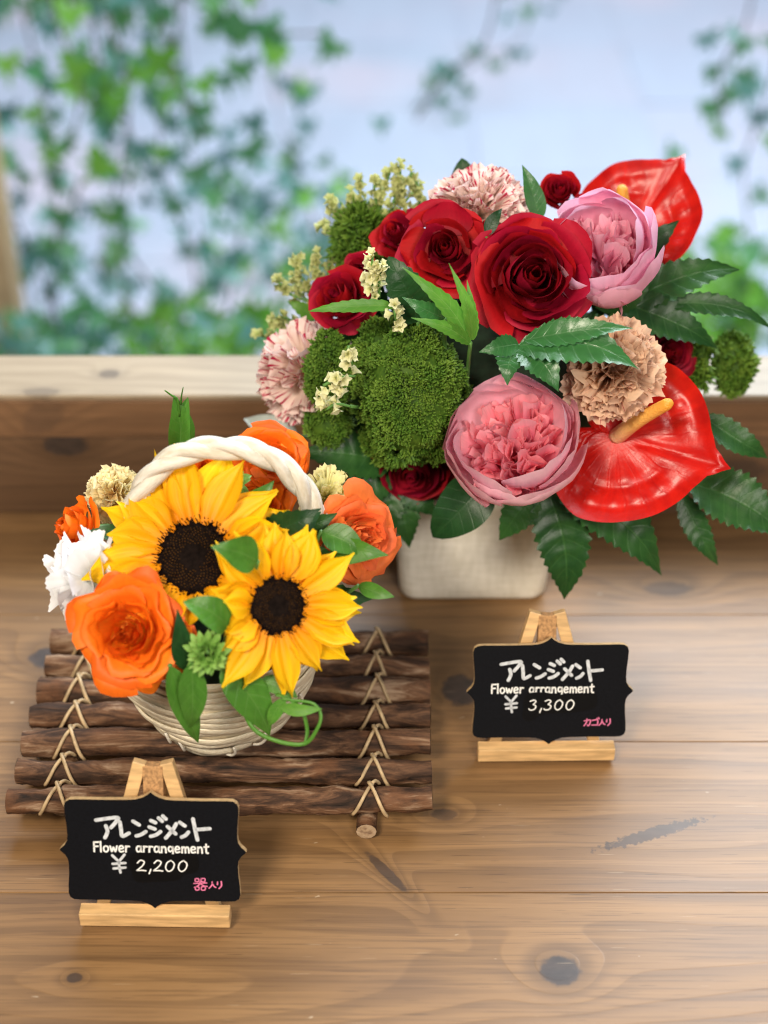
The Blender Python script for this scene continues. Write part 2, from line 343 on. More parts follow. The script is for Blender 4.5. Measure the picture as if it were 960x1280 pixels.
def wood(name, light, mid, dark, knots, rough=.42, ringf=75., spec=.5, flecks=True, axis='xy', coat=0., vari=.5):
    """grain runs along x; knots: (x, y, sx, sy, amp, core, angle)"""
    t = NT(name); X, Y, Z = t.sep(t.pos()); rr = t.rand()
    if axis == 'xz': Y = Z
    off = t.m('MULTIPLY', rr, 9.)
    lo = t.noise(t.comb(t.m('ADD', t.m('MULTIPLY', X, 2.3), off), t.m('MULTIPLY', Y, 11.), off), 1., 2., .5)
    f = t.m('ADD', t.m('MULTIPLY', Y, ringf), t.m('MULTIPLY', lo, 4.2))
    core = None; halo = None
    for (kx, ky, sx, sy, A, cr, an) in knots:
        dx = t.m('SUBTRACT', X, kx); dy = t.m('SUBTRACT', Y, ky); ca, sa = cos(an), sin(an)
        a = t.m('DIVIDE', t.m('ADD', t.m('MULTIPLY', dx, ca), t.m('MULTIPLY', dy, sa)), sx)
        b = t.m('DIVIDE', t.m('SUBTRACT', t.m('MULTIPLY', dy, ca), t.m('MULTIPLY', dx, sa)), sy)
        d2 = t.m('ADD', t.m('MULTIPLY', a, a), t.m('MULTIPLY', b, b))
        if A: f = t.m('ADD', f, t.m('MULTIPLY', t.m('EXPONENT', t.m('MULTIPLY', d2, -.22)), A))
        if cr:
            nd = t.m('ADD', d2, t.m('MULTIPLY', t.m('SUBTRACT', t.noise(t.pos(), 190. if A else 320., 4.), .5), 1.1 if A else 3.4))
            c = t.m('MULTIPLY', t.sst(nd, 1.25, .6), cr); core = c if core is None else t.m('MAXIMUM', core, c)
            if A:
                h = t.m('MULTIPLY', t.sst(d2, 5., .8), cr*.5); halo = h if halo is None else t.m('MAXIMUM', halo, h)
    fr = t.m('FRACT', f)
    late = t.m('MULTIPLY', t.sst(fr, .25, .92), t.sst(fr, 1.0, .94))
    fib = t.noise(t.comb(t.m('ADD', t.m('MULTIPLY', X, 14.), off), t.m('MULTIPLY', Y, 620.), off), 1., 4., .6)
    blo = t.noise(t.comb(t.m('ADD', t.m('MULTIPLY', X, 5.), off), t.m('MULTIPLY', Y, 22.), off), 1., 4., .6)
    c = t.mix(t.sst(blo, .3, .7), mid, light)
    c = t.mix(t.m('MULTIPLY', late, .38), c, dark)
    c = t.mix(t.m('MULTIPLY', t.sst(fib, .52, .64), .5), c, dark)
    lin = t.noise(t.comb(t.m('ADD', t.m('MULTIPLY', X, 3.5), off), t.m('ADD', t.m('MULTIPLY', Y, 210.), t.m('MULTIPLY', lo, 6.)), off), 1., 3., .6)
    c = t.mix(t.m('MULTIPLY', t.sst(lin, .54, .66), .40), c, dark)
    c = t.mix(t.m('MULTIPLY', t.sst(lin, .46, .36), .25), c, tuple(q*1.35 for q in light))
    hs = t.n.new('ShaderNodeHueSaturation'); t.set(hs.inputs['Color'], c); t.set(hs.inputs['Value'], t.m('ADD', 1-vari*.5, t.m('MULTIPLY', rr, vari))); c = hs.outputs[0]
    if halo is not None: c = t.mix(halo, c, tuple(q*.62 for q in mid))
    if core is not None:
        kn = t.noise(t.comb(t.m('MULTIPLY', X, 90.), t.m('MULTIPLY', Y, 140.), 0.), 1., 4.)
        c = t.mix(core, c, t.mix(kn, (.012,.010,.009), (.085,.055,.042)))
    if flecks:
        scr = t.noise(t.comb(t.m('MULTIPLY', X, 34.), t.m('MULTIPLY', Y, 900.), off), 1., 1.)
        c = t.mix(t.m('MULTIPLY', t.sst(scr, .71, .75), .5), c, tuple(q*.35 for q in dark))
        c = t.mix(t.m('MULTIPLY', t.sst(scr, .26, .22), .35), c, (.50,.38,.24))
        fl = t.noise(t.comb(t.m('MULTIPLY', X, 90.), t.m('MULTIPLY', Y, 190.), off), 1., 2.)
        c = t.mix(t.m('MULTIPLY', t.sst(fl, .745, .80), .55), c, (.62,.52,.38))
    t.bump(t.m('ADD', t.m('MULTIPLY', fib, .6), t.m('MULTIPLY', late, -.5)), .18, .0005)
    ro = t.m('ADD', rough-.06, t.m('MULTIPLY', blo, .14))
    return t.fin(c, ro, 0., Specular_IOR_Level=spec, Coat_Weight=coat, Coat_Roughness=.3)
def K(px, py, wpx, hpx, A, cr, ang=0.):
    p = Pz(px, py, 0.); s = mpp(p); el = (CAM-p).normalized().z
    return (p.x, p.y, wpx*.5*s, hpx*.5*s/el, A, cr, ang)
knots = [K(700,1213,52,36,2.2,1.), K(62,822,52,26,3.,1.), K(575,862,46,40,3.,1.), K(483,1090,14,62,2.5,.75,R(38)),
         K(555,1018,34,15,2.2,.6), K(93,1222,20,12,1.5,.8), K(835,736,60,18,2.5,.6), K(815,1042,150,13,0.,.8,R(20)), K(60,1240,300,70,3.2,0.), K(420,1250,330,60,2.4,0.)]
M['table'] = wood('table_wood', (.260,.145,.060), (.188,.101,.041), (.102,.054,.024), knots, rough=.40, spec=.38, ringf=46., vari=.28)
M['sill'] = wood('sill_wood', (.36,.285,.195), (.31,.24,.16), (.24,.18,.115), [(-.20,.965,.008,.006,1.5,.6,0.), (-.245,.94,.014,.006,1.,.4,0.)], rough=.45, flecks=False, vari=.1)
M['sillfront'] = wood('sill_front_wood', (.24,.13,.065), (.19,.10,.05), (.12,.065,.034), [(-.245,.085,.02,.012,2.,.3,.8)], rough=.5, flecks=False, axis='xz', vari=.1)
M['backboard'] = wood('backboard_wood', (.17,.095,.05), (.13,.07,.036), (.085,.048,.026), [(-.232,.060,.017,.010,3.,1.,0.), (.262,.037,.020,.010,3.,.55,0.)], rough=.5, flecks=False, axis='xz', vari=.1)
M['postwood'] = plain('weathered_post', (.50,.36,.20), .7, .2, 8., .2)

# ------------------------------------------------------------------ setting
tab = link('table_top', None); tab['kind'] = 'structure'
ys = [.936, .816, .6925, .573, .4535, .334]
for a, b in zip(ys, ys[1:]):
    g = .0004
    MB().box((0, (a+b)/2, -.0152), (1.5, (a-b)-g, .030), .0004).build('plank', M['table'], tab, smooth=False)
bb = MB().box((0, .9505, .010), (1.5, .028, .114), .001).build('backboard', M['backboard'], smooth=False); bb['kind'] = 'structure'
sl = link('window_sill', None); sl['kind'] = 'structure'
MB().box((0, .946, .0830), (1.5, .022, .0315), .0012).build('front_board', M['sillfront'], sl, smooth=False)
MB().box((0, .9635, .1010), (1.5, .057, .0045), .0014).build('sill_board', M['sill'], sl, smooth=False)

def pavement():
    g = plain('street_ground', (.36,.37,.42), .9, .15, 6., .2, .01)
    o = MB().box((0, 20, -.90), (60, 38.0, .06), .0).build('street', g, smooth=False); o['kind'] = 'structure'
    t = NT('paving_slab'); x, y, z = t.sep(t.pos()); rr = t.rand()
    n = t.noise(t.comb(t.m('MULTIPLY', x, 9.), t.m('MULTIPLY', y, 2.), 0.), 1., 4.); n2 = t.noise(t.pos(), 60., 4.)
    c = t.ramp(rr, [(0,(.41,.47,.58)),(.6,(.44,.49,.61)),(1,(.48,.49,.59))])
    c = t.mix(t.m('MULTIPLY', t.sst(n, .35, .7), .35), c, (.48,.57,.70)); c = t.mix(t.m('MULTIPLY', t.sst(n2, .4, .7), .2), c, (.40,.42,.50))
    pk = t.noise(t.comb(t.m('MULTIPLY', x, 1.1), t.m('MULTIPLY', y, 1.6), 3.), 1., 3.)
    c = t.mix(t.m('MULTIPLY', t.sst(pk, .50, .68), .42), c, (.68,.54,.60))
    t.bump(n2, .4, .004); slab = t.fin(c, .75)
    pv = link('pavement', None); pv['kind'] = 'structure'
    sx, sy = .45, .45
    me = MB().box((0,0,0), (sx-.001, sy-.001, .05), .0008).mesh('paving_slab', slab, smooth=False)
    for j in range(7):
        for i in range(-5, 6):
            y = 2.3+j*sy
            if abs(i*sx) > .35+.26*y: continue
            s = link('paving_slab', me, pv); s.location = (i*sx+(j % 2)*sx*.0, y, -.845+rnd.uniform(-.002,.002)); s.rotation_euler = (0,0,rnd.uniform(-.01,.01))
pavement()

# ------------------------------------------------------------------ leaves
def leaflet(mb, B, T, w, N, arch=.12, fold=.12, serr=0, nv=None, nu=6, kind='ovate', wav=0., seed=0, veins=8, relief=.05):
    B = V3(B); T = V3(T); ax = T-B; L = ax.length; ax.normalize()
    sd = ax.cross(V3(N)).normalized(); up = sd.cross(ax).normalized(); q = random.Random(seed)
    ph = q.uniform(0, 6.28); nv = nv or (max(14, serr*3) if serr else 12); bend = q.uniform(-.08, .08)
    def sh(v):
        if kind == 'lance': return max(.02, sin(pi*min(1., v**.75))**.8)
        if kind == 'round': return max(.03, sin(pi*min(1., v**.62))**.62)
        return max(.03, sin(pi*min(1., v**.72))**.95*(1-.1*v))
    def fn(u, v):
        s = u*2-1; e = abs(s); hw = w*.5*sh(v)
        if serr and e > .6:
            hw *= 1 - .22*(e-.6)/.4*(1-((v*serr) % 1.0))
        vv = v
        p = B + ax*L*vv + sd*(s*hw + bend*L*sin(pi*v)) 
        h = arch*L*4*v*(1-v)*(.6+.4*v) + fold*e**1.4*hw*2 
        h += relief*w*(abs(((v*veins - e*1.1) % 1.0)-.5)-.25)*min(1., e*3)*sh(v)
        h += wav*w*sin(v*9+ph+s*1.2)*e
        h -= .10*L*max(0., v-.75)*2
        return p + up*h
    mb.grid(nu, nv, fn)
    return mb
CSPOT = V3((0.062, .885, .10)); BSPOT = V3((-.098, .69, .09))
def leaf_thing(name, label, leaflets, mat, stem_to=None, group=None, seed=1, gloss=None, cat='leaf'):
    """leaflets: (bx,by,yb, tx,ty,yt, wpx, serr, kind, arch[, nx, nz])"""
    b0 = P(leaflets[0][0], leaflets[0][1], leaflets[0][2])
    r = thing(name, label, cat, b0, group=group)
    for k, L in enumerate(leaflets):
        B = P(*L[0:3]); T = P(*L[3:6]); wd = L[6]*mpp(B)
        N = (CAM-(B+T)/2).normalized()
        if len(L) > 10: N = (N + RGT*L[10] + V3((0,0,1))*L[11]).normalized()
        leaflet(MB(), B-b0, T-b0, wd, N, L[9], .10, L[7], kind=L[8], seed=seed*17+k, wav=.03, relief=(.07 if mat is M['leafgloss'] else .11) if L[7] else .04).build('leaflet' if len(leaflets) > 1 else 'blade', mat, r)
    if stem_to is not None:
        e = V3(stem_to)-b0; m = e*.5 + V3((0,.012,-.01))
        MB().tube(smooth_path([V3((0,0,0)), m, e], 8), .0012, 6).build('petiole', M['stem'], r)
    return r

# ------------------------------------------------------------------ flowers
def stem_part(root, to, r=.0022, mat='stem'):
    inv = MW(root).inverted(); e = inv @ V3(to); L = e.length
    MB().tube(smooth_path([V3((0,0,.001)), V3((0,0,-.3*L)), e*.75+V3((0,0,-.08*L)), e], 10), r, 7).build('stem', M[mat], root)
def rev_petal(a, W, rr, h, lip, S, q, nu=9, nv=8, z0=0., rb=.22, ruf=.02, point=.6, close=0., notch=0.):
    """petal cupped round the flower axis: rim radius rr, height h, rolled lip"""
    wid = q.uniform(0, .25)+int(S*1e5) % 97; warp = .105
    ph, p2 = q.uniform(0, 6.3), q.uniform(0, 6.3); tw = q.uniform(-.05, .05)
    def fn(u, v):
        s = u*2-1; e = abs(s)
        t = v*(1-.20*e**2.6 - notch*max(0., 1-e*4) + .018*sin(5*s+ph))
        wt = .34+.66*sm(t, 0, .55)
        th = a + s*W*wt + tw
        r = rr*(rb + (1-rb)*sin(min(1., t*1.05)*pi/2)**.8)
        z = z0 + h*t**1.25
        r -= close*rr*t*t
        k = max(0., (t-.62)/.38)
        lp = lip*(.45+point*e**1.5)
        r += lp*k*k*1.0; z -= lp*k*k*(.55+.5*k)
        r *= 1+.11*s
        wv = ruf*(sin(4.2*s+ph)+.6*sin(7.5*s+p2))*t*t
        r += wv; z += wv*.6
        p = V3((r*cos(th), r*sin(th), z)); p += mnoise.noise_vector(p*1.7+V3((wid, wid*.7, 0)))*warp*t; p += mnoise.noise_vector(p*5.+V3((ph, 0, wid)))*warp*.30*t
        return p*S
    return MB().grid(nu, nv, fn)
ROSE_FULL = [(2,.13,.96,2.5,.0,.0),(2,.24,.97,2.0,.02,.010),(3,.36,.95,1.6,.04,.012),(3,.49,.91,1.45,.06,.016),(3,.62,.84,1.35,.09,.020),(4,.74,.73,1.1,.13,.024),(4,.86,.58,1.0,.18,.028),(5,1.0,.36,.85,.24,.03)]
ROSE_OPEN = [(2,.12,.96,2.5,.0,.0),(2,.22,.96,1.9,.02,.008),(3,.34,.92,1.5,.04,.012),(3,.46,.84,1.35,.08,.014),(4,.70,.66,1.05,.16,.022),(5,.96,.50,.88,.18,.03),(4,1.05,.26,.75,.22,.03)]
ROSE_BUD = [(2,.14,1.1,2.3,.0,.0),(3,.28,1.1,1.4,.03,.01),(3,.45,1.0,1.25,.06,.015),(4,.66,.9,1.05,.12,.02),(5,.9,.66,.9,.18,.03)]
ROSE_GARDEN = [(2,.10,.70,2.0,.0,.02),(3,.17,.72,1.3,.03,.03),(3,.26,.72,1.1,.05,.035),(4,.36,.70,.95,.07,.04),(4,.47,.66,.9,.09,.045),(5,.60,.60,.85,.13,.05),(5,.76,.48,.85,.18,.055),(5,.92,.34,.8,.22,.06),(4,1.05,.16,.75,.22,.06)]
def rose(label, px, py, y, rpx, tr, tu, mat, layers, seed, spot, group, roll=0, extra=(), name='rose', nu=9, hs=1.0):
    q = random.Random(seed); p = P(px, py, y); S = rpx*mpp(p); rot = facing(p, tr, tu, roll); n = rot.col[2]
    root = thing(name, label, 'flower', p - n*S*.52*hs, rot, group)
    a = 0.
    for li, (n_, rr, h, W, lip, ruf) in enumerate(layers):
        a += 1.1
        for k in range(n_):
            ak = a + 2*pi*k/n_ + q.uniform(-.18, .18)
            m_ = rev_petal(ak, W*q.uniform(.92,1.08), rr*q.uniform(.92,1.06), h*hs*q.uniform(.92,1.05), lip*q.uniform(.5,1.5), S, q, nu=nu, ruf=ruf, rb=.30 if li > 1 else .5, close=max(0., .40*(1-rr*1.25)))
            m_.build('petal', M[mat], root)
    for (ang, L, wd, dz, z0) in extra:          # loose outer petals that hang away
        def fn(u, v):
            s = u*2-1; hw = wd*.5*sin(pi*min(1., .12+.80*v))**.6*(1-.05*sin(6*s))
            r = .35+L*v*(1-.12*abs(s)**2.5); z = z0+dz*v*v+.10*(s*s-.4)*v+.03*sin(5*s+ang)*v
            c, d = cos(R(ang)), sin(R(ang))
            return V3((r*c-s*hw*d, r*d+s*hw*c, z))*S
        MB().grid(8, 8, fn).build('petal', M[mat], root)
    MB().grid(14, 6, lambda u, v: V3((S*(.03+.50*sin(v*pi/2))*cos(2*pi*u), S*(.03+.50*sin(v*pi/2))*sin(2*pi*u), S*(.34*(1-v)**.0*0+.02+.20*v*v))), wrap=True).build('petal_base', M[mat], root)
    # green receptacle behind the petals
    MB().grid(10, 4, lambda u, v: V3((S*(.02+.24*sin(v*pi/2))*cos(2*pi*u), S*(.02+.24*sin(v*pi/2))*sin(2*pi*u), S*(-.14+.20*v))), wrap=True).build('receptacle', M['stem'], root)
    stem_part(root, spot)
    return root
def carnation(label, px, py, y, rpx, tr, tu, mat, seed, spot, group, n=62, tooth=.07, ruf=.16, polar=1.75, fan=.40, sq=1.0, name='carnation', ln=1.0, roll=0, nu=14):
    q = random.Random(seed); p = P(px, py, y); S = rpx*mpp(p); rot = facing(p, tr, tu, roll); n_ = rot.col[2]
    root = thing(name, label, 'flower', p - n_*S*.45, rot, group)
    for k in range(n):
        f = (k+.5)/n; pol = polar*f**.62; az = k*2.39996+q.uniform(-.3,.3)
        d = V3((sin(pol)*cos(az), sin(pol)*sin(az), cos(pol)*sq)); tl = q.uniform(0, 6.28)
        L = S*ln*q.uniform(.86,1.06)*(.92+.08*f)
        a = d.orthogonal().normalized(); b = d.cross(a).normalized(); wv = a*cos(tl)+b*sin(tl)
        if f > .55:       # outer petals lie flat, their fans tangent
            tg = V3((-sin(az), cos(az), 0)); wv = (tg + wv*.35).normalized()
        wv = (wv - d*wv.dot(d)).normalized(); nn = d.cross(wv); ph, p2 = q.uniform(0,6.3), q.uniform(0,6.3); bend = q.uniform(-.15,.25)
        fw = S*fan*q.uniform(.8,1.15)
        def fn(u, v, d=d, wv=wv, nn=nn, L=L, ph=ph, p2=p2, bend=bend, fw=fw):
            s = u*2-1; t = v*(1-.16*s*s)
            if v > .99: t += tooth*(.5*(1 if int(u*nu) % 2 else -1)) + .03*sin(9*s+p2)
            t2 = t*t
            off = ruf*S*t2*(sin(5.5*s+ph)+.5*sin(10*s+p2)) + bend*S*t2
            return d*(L*t*(1-.08*t2)) + wv*(fw*s*(.10+.90*t**1.25)) + nn*off
        MB().grid(nu, 6, fn).build('petal', M[mat], root)
    MB().grid(8, 4, lambda u, v: V3((S*.16*cos(2*pi*u)*(.4+.6*v), S*.16*sin(2*pi*u)*(.4+.6*v), S*(-.5+.5*v))), wrap=True).build('calyx', M['stem'], root)
    stem_part(root, spot)
    return root
def peony(label, px, py, y, rpx, tr, tu, mo, mi, seed, spot, group, roll=0, hs=1.0, close=.22, ni=88, inner_r=.80, drop=()):
    q = random.Random(seed); p = P(px, py, y); S = rpx*mpp(p); rot = facing(p, tr, tu, roll); n = rot.col[2]
    root = thing('peony', label, 'flower', p - n*S*.55*hs, rot, group)
    for (n_, rr, h, W, lip, cl) in [(4,.90,1.16*hs,1.0,.0,close*1.25), (5,1.0,1.02*hs,.92,.0,close), (3,1.04,.92*hs,.95,.0,close*.8)]:
        a = q.uniform(0, 6)
        for k in range(n_):
            hh = h*q.uniform(.86,1.08)
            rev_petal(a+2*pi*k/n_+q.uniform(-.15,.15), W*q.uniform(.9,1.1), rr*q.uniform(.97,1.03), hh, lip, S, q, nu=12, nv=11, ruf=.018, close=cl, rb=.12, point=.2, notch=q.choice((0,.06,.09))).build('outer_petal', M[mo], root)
    for k in range(ni):
        f = sqrt((k+.5)/ni); az = k*2.39996; r0 = inner_r*.55*f
        b = V3((r0*cos(az), r0*sin(az), .18)); tl = f*.55; top = V3((sin(tl)*cos(az)+q.uniform(-.28,.28), sin(tl)*sin(az)+q.uniform(-.28,.28), cos(tl))).normalized()
        L = hs*q.uniform(.55,.86)*(1-.22*f*f); ta = q.uniform(0,6.28)
        x = top.orthogonal().normalized(); y_ = top.cross(x); wv = x*cos(ta)+y_*sin(ta); nn = top.cross(wv)
        fw = q.uniform(.14,.25); ph = q.uniform(0,6); cu = q.uniform(-.3,.3)
        def fn(u, v):
            s = u*2-1; t = v*(1-.10*s*s)
            if v > .99: t += .05*sin(4*s+ph)-.06*(abs(s) < .2)
            return (b + top*(L*t) + wv*(fw*s*(.35+.65*t)) + nn*(cu*.5*t*t+.04*t*t*sin(4*s+ph)+.10*s*s*t))*S
        MB().grid(6, 6, fn).build('inner_petal', M[mi], root)
    stem_part(root, spot)
    return root
def sunflower(label, px, py, y, rdisc, rpet, tr, tu, seed, spot, roll=0, lifts=None):
    q = random.Random(seed); p = P(px, py, y); D = rdisc*mpp(p); RO = rpet*mpp(p); rot = facing(p, tr, tu, roll)
    root = thing('sunflower', label, 'flower', p, rot, 'sunflowers in the basket')
    # receptacle and disc
    MB().grid(24, 6, lambda u, v: V3((D*1.02*sin(v*pi/2)*cos(2*pi*u), D*1.02*sin(v*pi/2)*sin(2*pi*u), -.35*D*cos(v*pi/2)-.0005)), wrap=True).build('receptacle', M['stem'], root)
    dome = lambda r: .16*D*(1-(r/D)**2) - .05*D*exp(-(r/(.3*D))**2)
    dsc = MB().grid(32, 8, lambda u, v: V3((D*v*cos(2*pi*u), D*v*sin(2*pi*u), dome(D*v))), wrap=True).build('disc', M['discdark'], root)
    fl = MB(); N = 560
    for k in range(N):
        f = sqrt((k+.5)/N); r = D*f*1.0; az = k*2.39996
        zone = 0 if f < .34 else (1 if f < .80 else 2)
        hh = D*(.05 if zone == 0 else (q.uniform(.07,.13) if zone == 1 else q.uniform(.16,.28))); rad = D*(.024 if zone == 0 else (.026 if zone == 1 else .023))
        lean = 0. if zone < 2 else q.uniform(.2,.9)*(f-.75)*3
        b = V3((r*cos(az), r*sin(az), dome(r)-.001)); t = b + V3((cos(az)*lean, sin(az)*lean, 1)).normalized()*hh + V3((q.uniform(-1,1), q.uniform(-1,1), 0))*D*.012
        if zone == 2:
            fl.tube([b, b.lerp(t, .6), b.lerp(t, .8), t], (lambda s, rad=rad: rad*(.6 if s < .7 else (1.25 if s < .95 else .5))), 5, 2)
        else: fl.tube([b, t], (lambda s, rad=rad: rad*(1 if s < .5 else .45)), 5, zone if q.random() > .15 else 2)
    o = fl.build('disc_floret', [M['discdark'], M['discbrown'], M['discrim']], dsc); o['kind'] = 'stuff'
    L = RO-D*.86
    for layer, (n_, z0, up) in enumerate([(12, .0, .16), (12, -.10, .05), (10, -.18, -.05)]):
        for k in range(n_):
            az = 2*pi*(k+.33*layer+q.uniform(-.28,.28))/n_; l = L*q.uniform(.78,1.12)*(1 if layer else .95); W = D*q.uniform(.74,1.04)*(RO/D/2.6)**.5
            lift = up+q.uniform(-.08,.10); cur = q.uniform(-.30,.02); tw = q.uniform(-.5,.5); side = q.uniform(-.12,.12); ph = q.uniform(0,6)
            if lifts: 
                for (a0, wd_, dl, sc_) in lifts:
                    dd = (az-R(a0)+pi) % (2*pi)-pi
                    if abs(dd) < R(wd_): lift += dl; l *= sc_
            c, s_ = cos(az), sin(az)
            def fn(u, v):
                s = u*2-1; hw = W*.5*max(.03, (sin(pi*(.10+.90*v)**.95 if v < 1 else pi))**.72 if v < .999 else .03)
                hw = W*.5*max(.04, (.45+.55*sm(v,0,.35))*(1-sm(v,.50,1.0)**1.2*.97))
                r = D*.86+l*v; z = z0*D + l*(lift*v+cur*v*v) + W*(.26*abs(s)**1.5 - .07*cos(s*7.5))*sin(pi*min(1,v*.9+.1)) + W*.10*s*sin(v*4+ph)
                sx = s*hw+side*l*v*v; z += tw*s*hw*v
                return V3((r*c-sx*s_, r*s_+sx*c, z))
            MB().grid(8, 10, fn).build('petal', M['yellow'], root)
    stem_part(root, spot, .004)
    return root
def anthurium(label, base, ybase, tip, ytip, scale_w, seed, spot, nlean, sp_tip, sp_y, table, dish=.16, thick=.0045, droop=0.):
    B = P(base[0], base[1], ybase); T = P(tip[0], tip[1], ytip); ax = (T-B); L = ax.length; ax.normalize()
    N = ((CAM-B).normalized() + RGT*nlean[0] + UPV*nlean[1]).normalized(); sd = N.cross(ax).normalized(); N = ax.cross(sd).normalized()
    rot = Matrix((ax, sd, N)).transposed()
    root = thing('anthurium', label, 'flower', B, rot, 'red anthuriums in the bouquet')
    def outline(a): return interp(table[0] if a > 0 else table[1], abs(math.degrees(a)))*L
    def fn(u, v):
        a = (u*2-1)*pi; s = max(v, .002); ro = outline(a); r = ro*s
        x = r*cos(a); y = r*sin(a)*scale_w; e = abs(a)
        z = L*dish*(s**2.2)*(.35+.65*sin(min(e, pi-.3)*.9)**2)
        z += L*.035*sm(s,.90,1.)
        z -= L*.022*exp(-((s-.60)/.050)**2)*sm(e,.15,.5)          # loop vein sunk in
        z -= L*.016*exp(-((s-.84)/.04)**2)*sm(e,.15,.5)
        z += L*.010*sin(a*19+.8*sin(a*3))*exp(-((s-.74)/.07)**2)*sm(e,.25,.6)  # quilting between the veins
        z += L*.012*cos(a*7+1)*sm(s,.2,.5)*(1-sm(s,.5,.8))
        z -= L*.022*exp(-(y/(.04*L))**2)*sm(s,.1,.3)*(1 if x > 0 else 0)*(1-sm(s,.85,1))
        z -= L*droop*max(0., x/L)**2 + L*.10*sm(s,.93,1.)*exp(-(e/.12)**2)
        z += L*.012*sin(a*5+seed)*s**4
        return V3((x, y, z))
    o = MB().grid(132, 30, fn).build('spathe', M['spathe'], root)
    inv = MW(root).inverted(); sp = inv @ P(sp_tip[0], sp_tip[1], sp_y)
    pth = smooth_path([V3((0,0,-.002)), sp*.45+V3((0,0,.004)), sp], 14)
    MB().tube(pth, lambda t: (.0052-.0018*t)*(1 if t < .93 else .72), 14).build('spadix', M['spadix'], root)
    stem_part(root, spot, .003)
    return root
def tuft_ball(name, label, lumps, seed, group, dens=1.15, size=.0031, thin=1.0, spot=CSPOT, cat='flower head'):
    """lumps: (px,py,y,rx_px,ry_px) - one flower head of fine green tufts"""
    q = random.Random(seed); p0 = P(*lumps[0][:3]); root = thing(name, label, cat, p0, group=group)
    core = MB(); tu = MB(); L = []
    for (px, py, y, rx, ry) in lumps:
        c = P(px, py, y); s = mpp(c); L.append((c, rx*s, ry*s))
    for (c, a, b) in L:
        fr = facing(c)
        def co(u, v, c=c, a=a, b=b, fr=fr):
            d = V3((cos(2*pi*u)*sin(pi*v), sin(2*pi*u)*sin(pi*v), cos(pi*v))); k = .90+.06*mnoise.noise(d*2.2+c*40)
            return c + fr @ V3((d.x*a*k, d.y*b*k, d.z*min(a,b)*k)) - p0
        core.grid(16, 10, co, wrap=True)
        n = int(dens*2300*(a*b)/(.036*.045))
        for k in range(n):
            zc = 1-(k+.5)/n*1.45; az = k*2.39996; rr = sqrt(max(0,1-zc*zc))
            d = V3((rr*cos(az), rr*sin(az), zc)); kk = 1.0+.24*mnoise.noise(d*2.4+c*40)+.14*mnoise.noise(d*7)
            lp = V3((d.x*a, d.y*b, d.z*min(a,b)))*(.90*kk); pt = c + fr @ lp; nr = (fr @ V3((d.x/a, d.y/b, d.z/min(a,b)))).normalized()
            if any((pt-c2).length < .8*min(a2,b2) for (c2,a2,b2) in L if c2 is not c): continue
            if mnoise.noise(pt*95) < -.30: continue
            far = q.random() < .10
            for m_ in range(5):
                t = (nr + V3((q.gauss(0,1), q.gauss(0,1), q.gauss(0,1)))*.62).normalized(); h = size*q.uniform(.6,1.3)*(1.5 if far else 1)
                x = t.orthogonal().normalized(); y_ = t.cross(x); b0 = len(tu.v); rw = size*.20*thin; base = pt-p0+V3((q.uniform(-1,1),q.uniform(-1,1),q.uniform(-1,1)))*size*.25
                for i in range(3):
                    tu.v.append(tuple(base+(x*cos(i*2.094)+y_*sin(i*2.094))*rw*.8)); tu.uv.append((q.random(), 0.))
                for i in range(3):
                    tu.v.append(tuple(base+t*h*.7+(x*cos(i*2.094)+y_*sin(i*2.094))*rw*1.2)); tu.uv.append((q.random(), .7))
                tu.v.append(tuple(base+t*h)); tu.uv.append((.5, 1.))
                for i in range(3):
                    j = (i+1) % 3
                    tu.f.append((b0+i, b0+j, b0+3+j, b0+3+i)); tu.m.append(0); tu.f.append((b0+3+i, b0+3+j, b0+6)); tu.m.append(0)
    core.build('core', M['moss'], root); o = tu.build('green_tuft', M['moss'], root, smooth=False); o['kind'] = 'stuff'
    MB().tube(smooth_path([V3((0,0,0)), (V3(spot)-p0)*.5+V3((0,.01,0)), V3(spot)-p0], 8), .002, 6).build('stem', M['stem'], root)
    return root
_flo = []
def floret_mesh():
    for k in range(6):
        q = random.Random(k+5)
        def fn(u, v):
            a = 2*pi*u; zig = 1+.22*cos(5*a)*v*v; r = (.12+.88*v**1.3)*zig
            return V3((r*cos(a), r*sin(a), 1.1*v**.8 + .12*sin(3*a+k)*v))*.0033
        _flo.append(MB().grid(20, 3, fn, wrap=True).mesh('floret', M['statice' if k < 3 else 'staticegreen']))
floret_mesh()
def statice(label, spikes, seed, spot, group='statice sprigs in the bouquet', dens=1.0, size=1.0, green=False):
    """spikes: lists of picture points with depth, florets crowd along each"""
    q = random.Random(seed); p0 = P(*spikes[0][0]); root = thing('statice_sprig', label, 'flower sprig', p0, group=group)
    ends = []
    for sp in spikes:
        pts = smooth_path([P(*a)-p0 for a in sp], 12); ends.append(pts[0])
        MB().tube(pts, .0009, 5).build('stem', M['stem'], root)
        L = sum((pts[i+1]-pts[i]).length for i in range(12)); n = max(4, int(L/.0019*dens))
        for k in range(n):
            t = .12+.88*(k+.5)/n; i = min(11, int(t*12)); p = pts[i].lerp(pts[i+1], t*12-i); tg = (pts[i+1]-pts[i]).normalized()
            n_ = ((CAM-p0-p).normalized()*q.uniform(-.1,1.) + V3((q.gauss(0,.7), q.gauss(0,.7), q.gauss(0,.7))) + tg*.5).normalized()
            o = link('floret', q.choice(_flo[3:] if green else _flo[:3]), root); m = n_.to_track_quat('Z', 'Y').to_matrix().to_4x4(); s = q.uniform(.75,1.25)*size
            m = m @ Matrix.Diagonal((s*q.uniform(.7,1.1), s, s, 1)); m.translation = p + n_*.0012; o.matrix_basis = m
    e = V3(spot)-p0; MB().tube(smooth_path([ends[0], e*.5+V3((0,.02,0)), e], 8), .0011, 5).build('stalk', M['stem'], root)
    return root
